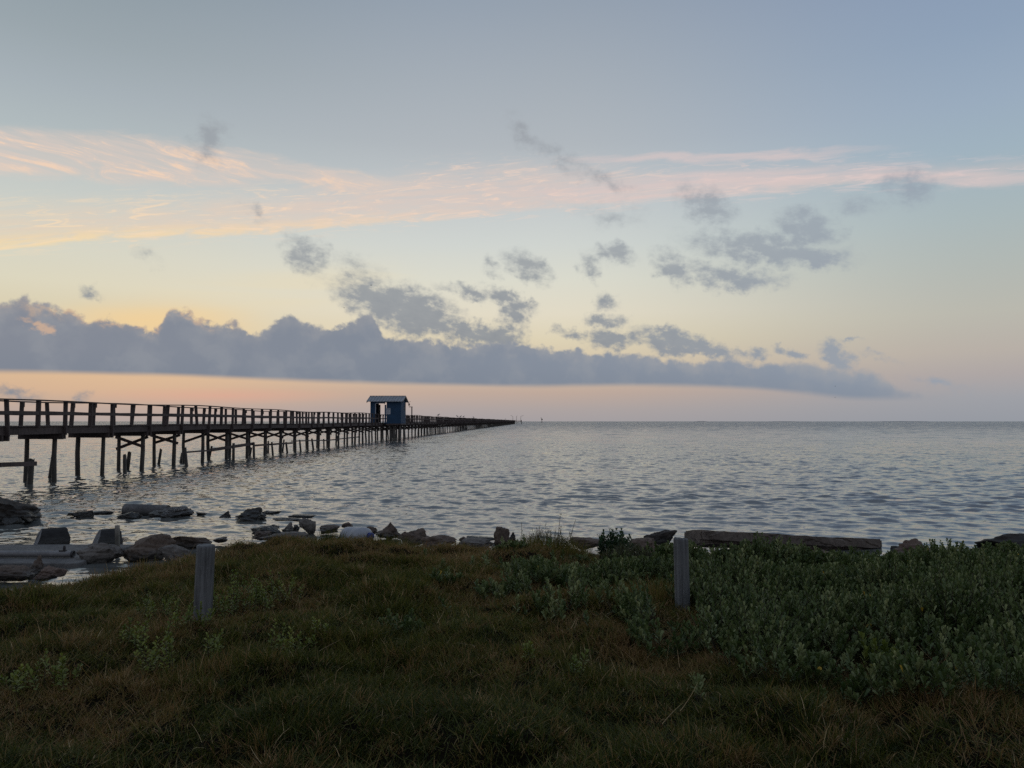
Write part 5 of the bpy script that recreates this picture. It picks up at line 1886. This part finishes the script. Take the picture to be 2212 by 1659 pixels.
def build_plants():
    G = 'single plants among the grass'
    # the leafy bush on the crest and shrubs before the beam
    x, y = gp(1330, 1192, .36)
    shrub('leafy_bush', 'dark green leafy bush on the shore crest left of the tall post', 'bush', x, y, 110, .30, .42, .055, 'broad', 'deep', 6, .5, .2, 3, None, .22, (.3, 1.1), .75)
    x, y = gp(1350, 1225, .36)
    shrub('brushy_shrub', 'dark twiggy clump below the leafy bush, reaching down into the grass', 'bush', x, y, 130, .36, .30, .06, 'narrow', 'weed', 6, .2, .15, 4, None, .25, (.3, .9), .9)
    x, y = gp(1590, 1245, .36)
    shrub('oxeye_shrub', 'grey green shrub in front of the concrete beam just right of the tall post', 'shrub', x, y, 120, .5, .30, .046, 'spoon', 'oxeye', 6, .4, .12, 5, None, .28, (.3, 1.0), .6)
    x, y = gp(1420, 1250, .36)
    shrub('oxeye_shrub', 'grey green shrub just left of the tall post', 'shrub', x, y, 90, .42, .26, .046, 'spoon', 'oxeye', 6, .42, .12, 6, None, .28, (.3, 1.0), .6)
    x, y = gp(1830, 1225, .34)
    shrub('oxeye_shrub', 'grey green shrub against the right end of the concrete beam', 'shrub', x, y, 110, .55, .22, .046, 'spoon', 'oxeye', 6, .42, .12, 7, None, .28, (.3, 1.0), .6)
    x, y = gp(2110, 1215, .34)
    shrub('oxeye_shrub', 'taller grey green shrub at the right edge before the dark water rock', 'shrub', x, y, 110, .55, .22, .046, 'spoon', 'oxeye', 6, .40, .14, 8, None, .28, (.3, 1.0), .6)
    x, y = gp(1740, 1222, .34)
    shrub('oxeye_shrub', 'small grey green shrub under the middle of the concrete beam', 'shrub', x, y, 40, .26, .20, .046, 'spoon', 'oxeye', 6, .42, .12, 9, None, .25, (.3, 1.0), .6)
    # tall weeds against the water
    x, y = gp(1185, 1190, .36)
    shrub('tall_weeds', 'clump of thin tall weeds with small leaves standing against the water', 'weed', x, y, 110, .50, .34, .05, 'narrow', 'weed', 9, .55, .2, 10, None, .18, (.4, 1.1), .8)
    for px, top, lab in ((1206, 1115, 'tallest dry stalk with small seed heads above the weed clump'), (1228, 1120, 'bare thin stalk leaning right above the weed clump'), (1130, 1125, 'single leafy stalk at the left of the weed clump')):
        x, y = gp(px, 1192, .36)
        _, t = at(px, 1192, .36)
        hgt = (1192 - top) * t
        z = float(ground_z(x, y))
        r = empty('dry_stalk', (x, y, z))
        tag(r, lab, 'stalk')
        lean = {1206: .03, 1228: .10, 1130: -.02}[px]
        mb = MB().tube([(0, 0, 0), (lean * .4 - .01, 0, hgt * .5), (lean, 0, hgt)], [.005, .004, .0025], 5)
        mb.build('stem', M['stem'], r)
        rng = np.random.default_rng(px)
        n = 16 if px != 1228 else 5
        f = rng.uniform(.55 if px == 1206 else .15, 1.0, n)
        if px == 1206:
            f = rng.uniform(.82, 1.02, n)
        P = np.stack([lean * f + rng.normal(0, .02 if px == 1206 else .002, n), rng.normal(0, .01, n), hgt * f], 1)
        a = rng.uniform(0, 6.283, n)
        D = np.stack([np.cos(a) * .8, np.sin(a) * .8, np.ones(n) * .8], 1)
        V, T, A = place_leaves('narrow', P, D, rng.uniform(.025, .05, n), rng.uniform(-.5, .5, n), rng.uniform(.2, .9, n))
        link_mesh('leaves', np_mesh('leaves', V, tris=T, attrs={'tint': A}), M['weed'], r)
    # yellow green plants on the left
    Y = [(520, 1320, 26, .34, .42, 'bright green bushy plant at the right of the thick post', 21), (600, 1300, 10, .22, .40, 'bright green arching plant right of the plant by the thick post', 22),
         (345, 1455, 9, .14, .40, 'yellow green upright sprig, tallest in the left foreground', 23), (300, 1400, 7, .14, .30, 'small pale green sprig left of the yellow green upright one', 24),
         (455, 1425, 6, .10, .28, 'thin green sprig below the thick post', 25), (95, 1500, 12, .20, .30, 'low green plant in the lower left corner of the grass', 26),
         (330, 1325, 10, .22, .30, 'green plant left of the thick post', 27), (600, 1420, 8, .18, .30, 'dull green arching sprig in the middle left grass', 28),
         (1140, 1445, 3, .05, .20, 'small single pale sprig in the middle foreground', 29), (1253, 1470, 3, .06, .26, 'upright pale sprig right of the small single one', 30),
         (410, 1370, 8, .16, .26, 'low green plant at the foot of the thick post, left side', 31), (690, 1400, 4, .12, .22, 'faint green sprig in the brown grass right of the arching one', 32)]
    for px, py, n, rad, h, lab, sd in Y:
        x, y = gp(px, py, .46)
        shrub('green_sprig', lab, 'plant', x, y, int(n * 1.4), rad * 1.1, h * .9, .034, 'oval', 'lime', 10, .55, .16, sd, G, .30, (.5, 1.25), .85)
    # single fleshy shoots in the right foreground
    Z = [(1560, 1440, 5, 'fleshy shoot nearest the middle in the right foreground', 41), (1700, 1455, 6, 'fleshy grey green shoot at the front of the thicket', 42), (1890, 1440, 7, 'bright fleshy shoot with broad yellow green leaves before the thicket', 43),
         (1850, 1400, 9, 'pale fleshy shoot behind the bright yellow green one', 44), (2000, 1435, 6, 'fleshy shoot right of the bright yellow green one', 45), (2120, 1430, 9, 'tall pale fleshy shoot near the right edge', 46),
         (1960, 1545, 3, 'lowest fleshy shoot in the dark right corner', 47), (1540, 1545, 3, 'tiny fleshy shoot low in the middle foreground', 48), (2185, 1510, 5, 'fleshy shoot at the right edge, low down', 49), (1200, 1360, 6, 'fleshy grey green shoot in the middle of the grass', 50),
         (1120, 1290, 14, 'grey green patch of shoots in the middle, behind the small sprigs', 51), (1330, 1330, 8, 'grey green shoots left of the foot of the tall post', 52)]
    for px, py, n, lab, sd in Z:
        x, y = gp(px, py, .46)
        shrub('fleshy_shoot', lab, 'plant', x, y, n, .06 + .018 * n, .22 + .02 * (sd % 4), .052, 'spoon', 'oxeye' if sd != 43 else 'lime', 6, .55, .14, sd, G, .20, (.25, .95), .65)


build_plants()


def tuft(px, py, z, n, rad, h, tint, lab, seed):
    rng = np.random.default_rng(seed)
    x, y = gp(px, py, z)
    zz = float(ground_z(x, y))
    a = rng.uniform(0, 6.283, n)
    r = np.sqrt(rng.random(n)) * rad
    bx, by = r * np.cos(a), r * np.sin(a) * .7
    base = np.stack([bx, by, ground_z(bx + x, by + y) - zz - .02], 1)
    L = h * rng.uniform(.5, 1.1, n) * (1 - .3 * (r / rad))
    res = ribbons(base, L, rng.uniform(.0028, .0055, n), np.where(rng.random(n) < .6, a, rng.uniform(0, 6.28, n)), np.abs(rng.normal(.22, .15, n)), rng.uniform(0, .9, n), np.clip(rng.normal(tint, .2, n), 0, .95), 4, face=rng.uniform(-.8, .8, n))
    o = link_mesh('grass_tuft', np_mesh('grass_tuft', res[0], quads=res[1], tris=res[2], attrs={'tint': res[3]}), M['grass'], loc=(x, y, zz))
    tag(o, lab, 'grass tuft', 'tall grass tufts on the crest')


tuft(700, 1175, .36, 900, .34, .36, .15, 'tall dark grass tuft on the crest left of the white drum', 1)
tuft(470, 1195, .36, 500, .45, .20, .45, 'low brown grass tuft on the crest right of the thick post top', 2)
tuft(545, 1180, .36, 500, .45, .18, .3, 'low grass tuft on the crest below the black boulder', 3)
tuft(1190, 1200, .36, 1100, .55, .30, .42, 'broad rusty grass hummock under the tall weeds', 4)
tuft(840, 1190, .36, 800, .45, .26, .3, 'dark brown grass tuft in front of the jagged rock', 5)
tuft(1410, 1300, .40, 700, .34, .30, .55, 'dry brown grass clump left of the tall post foot', 6)
tuft(860, 1265, .42, 700, .34, .20, .12, 'dark round hummock of grass in the middle of the bank', 7)
tuft(690, 1270, .42, 600, .34, .20, .12, 'dark round hummock of grass left of the middle one', 8)
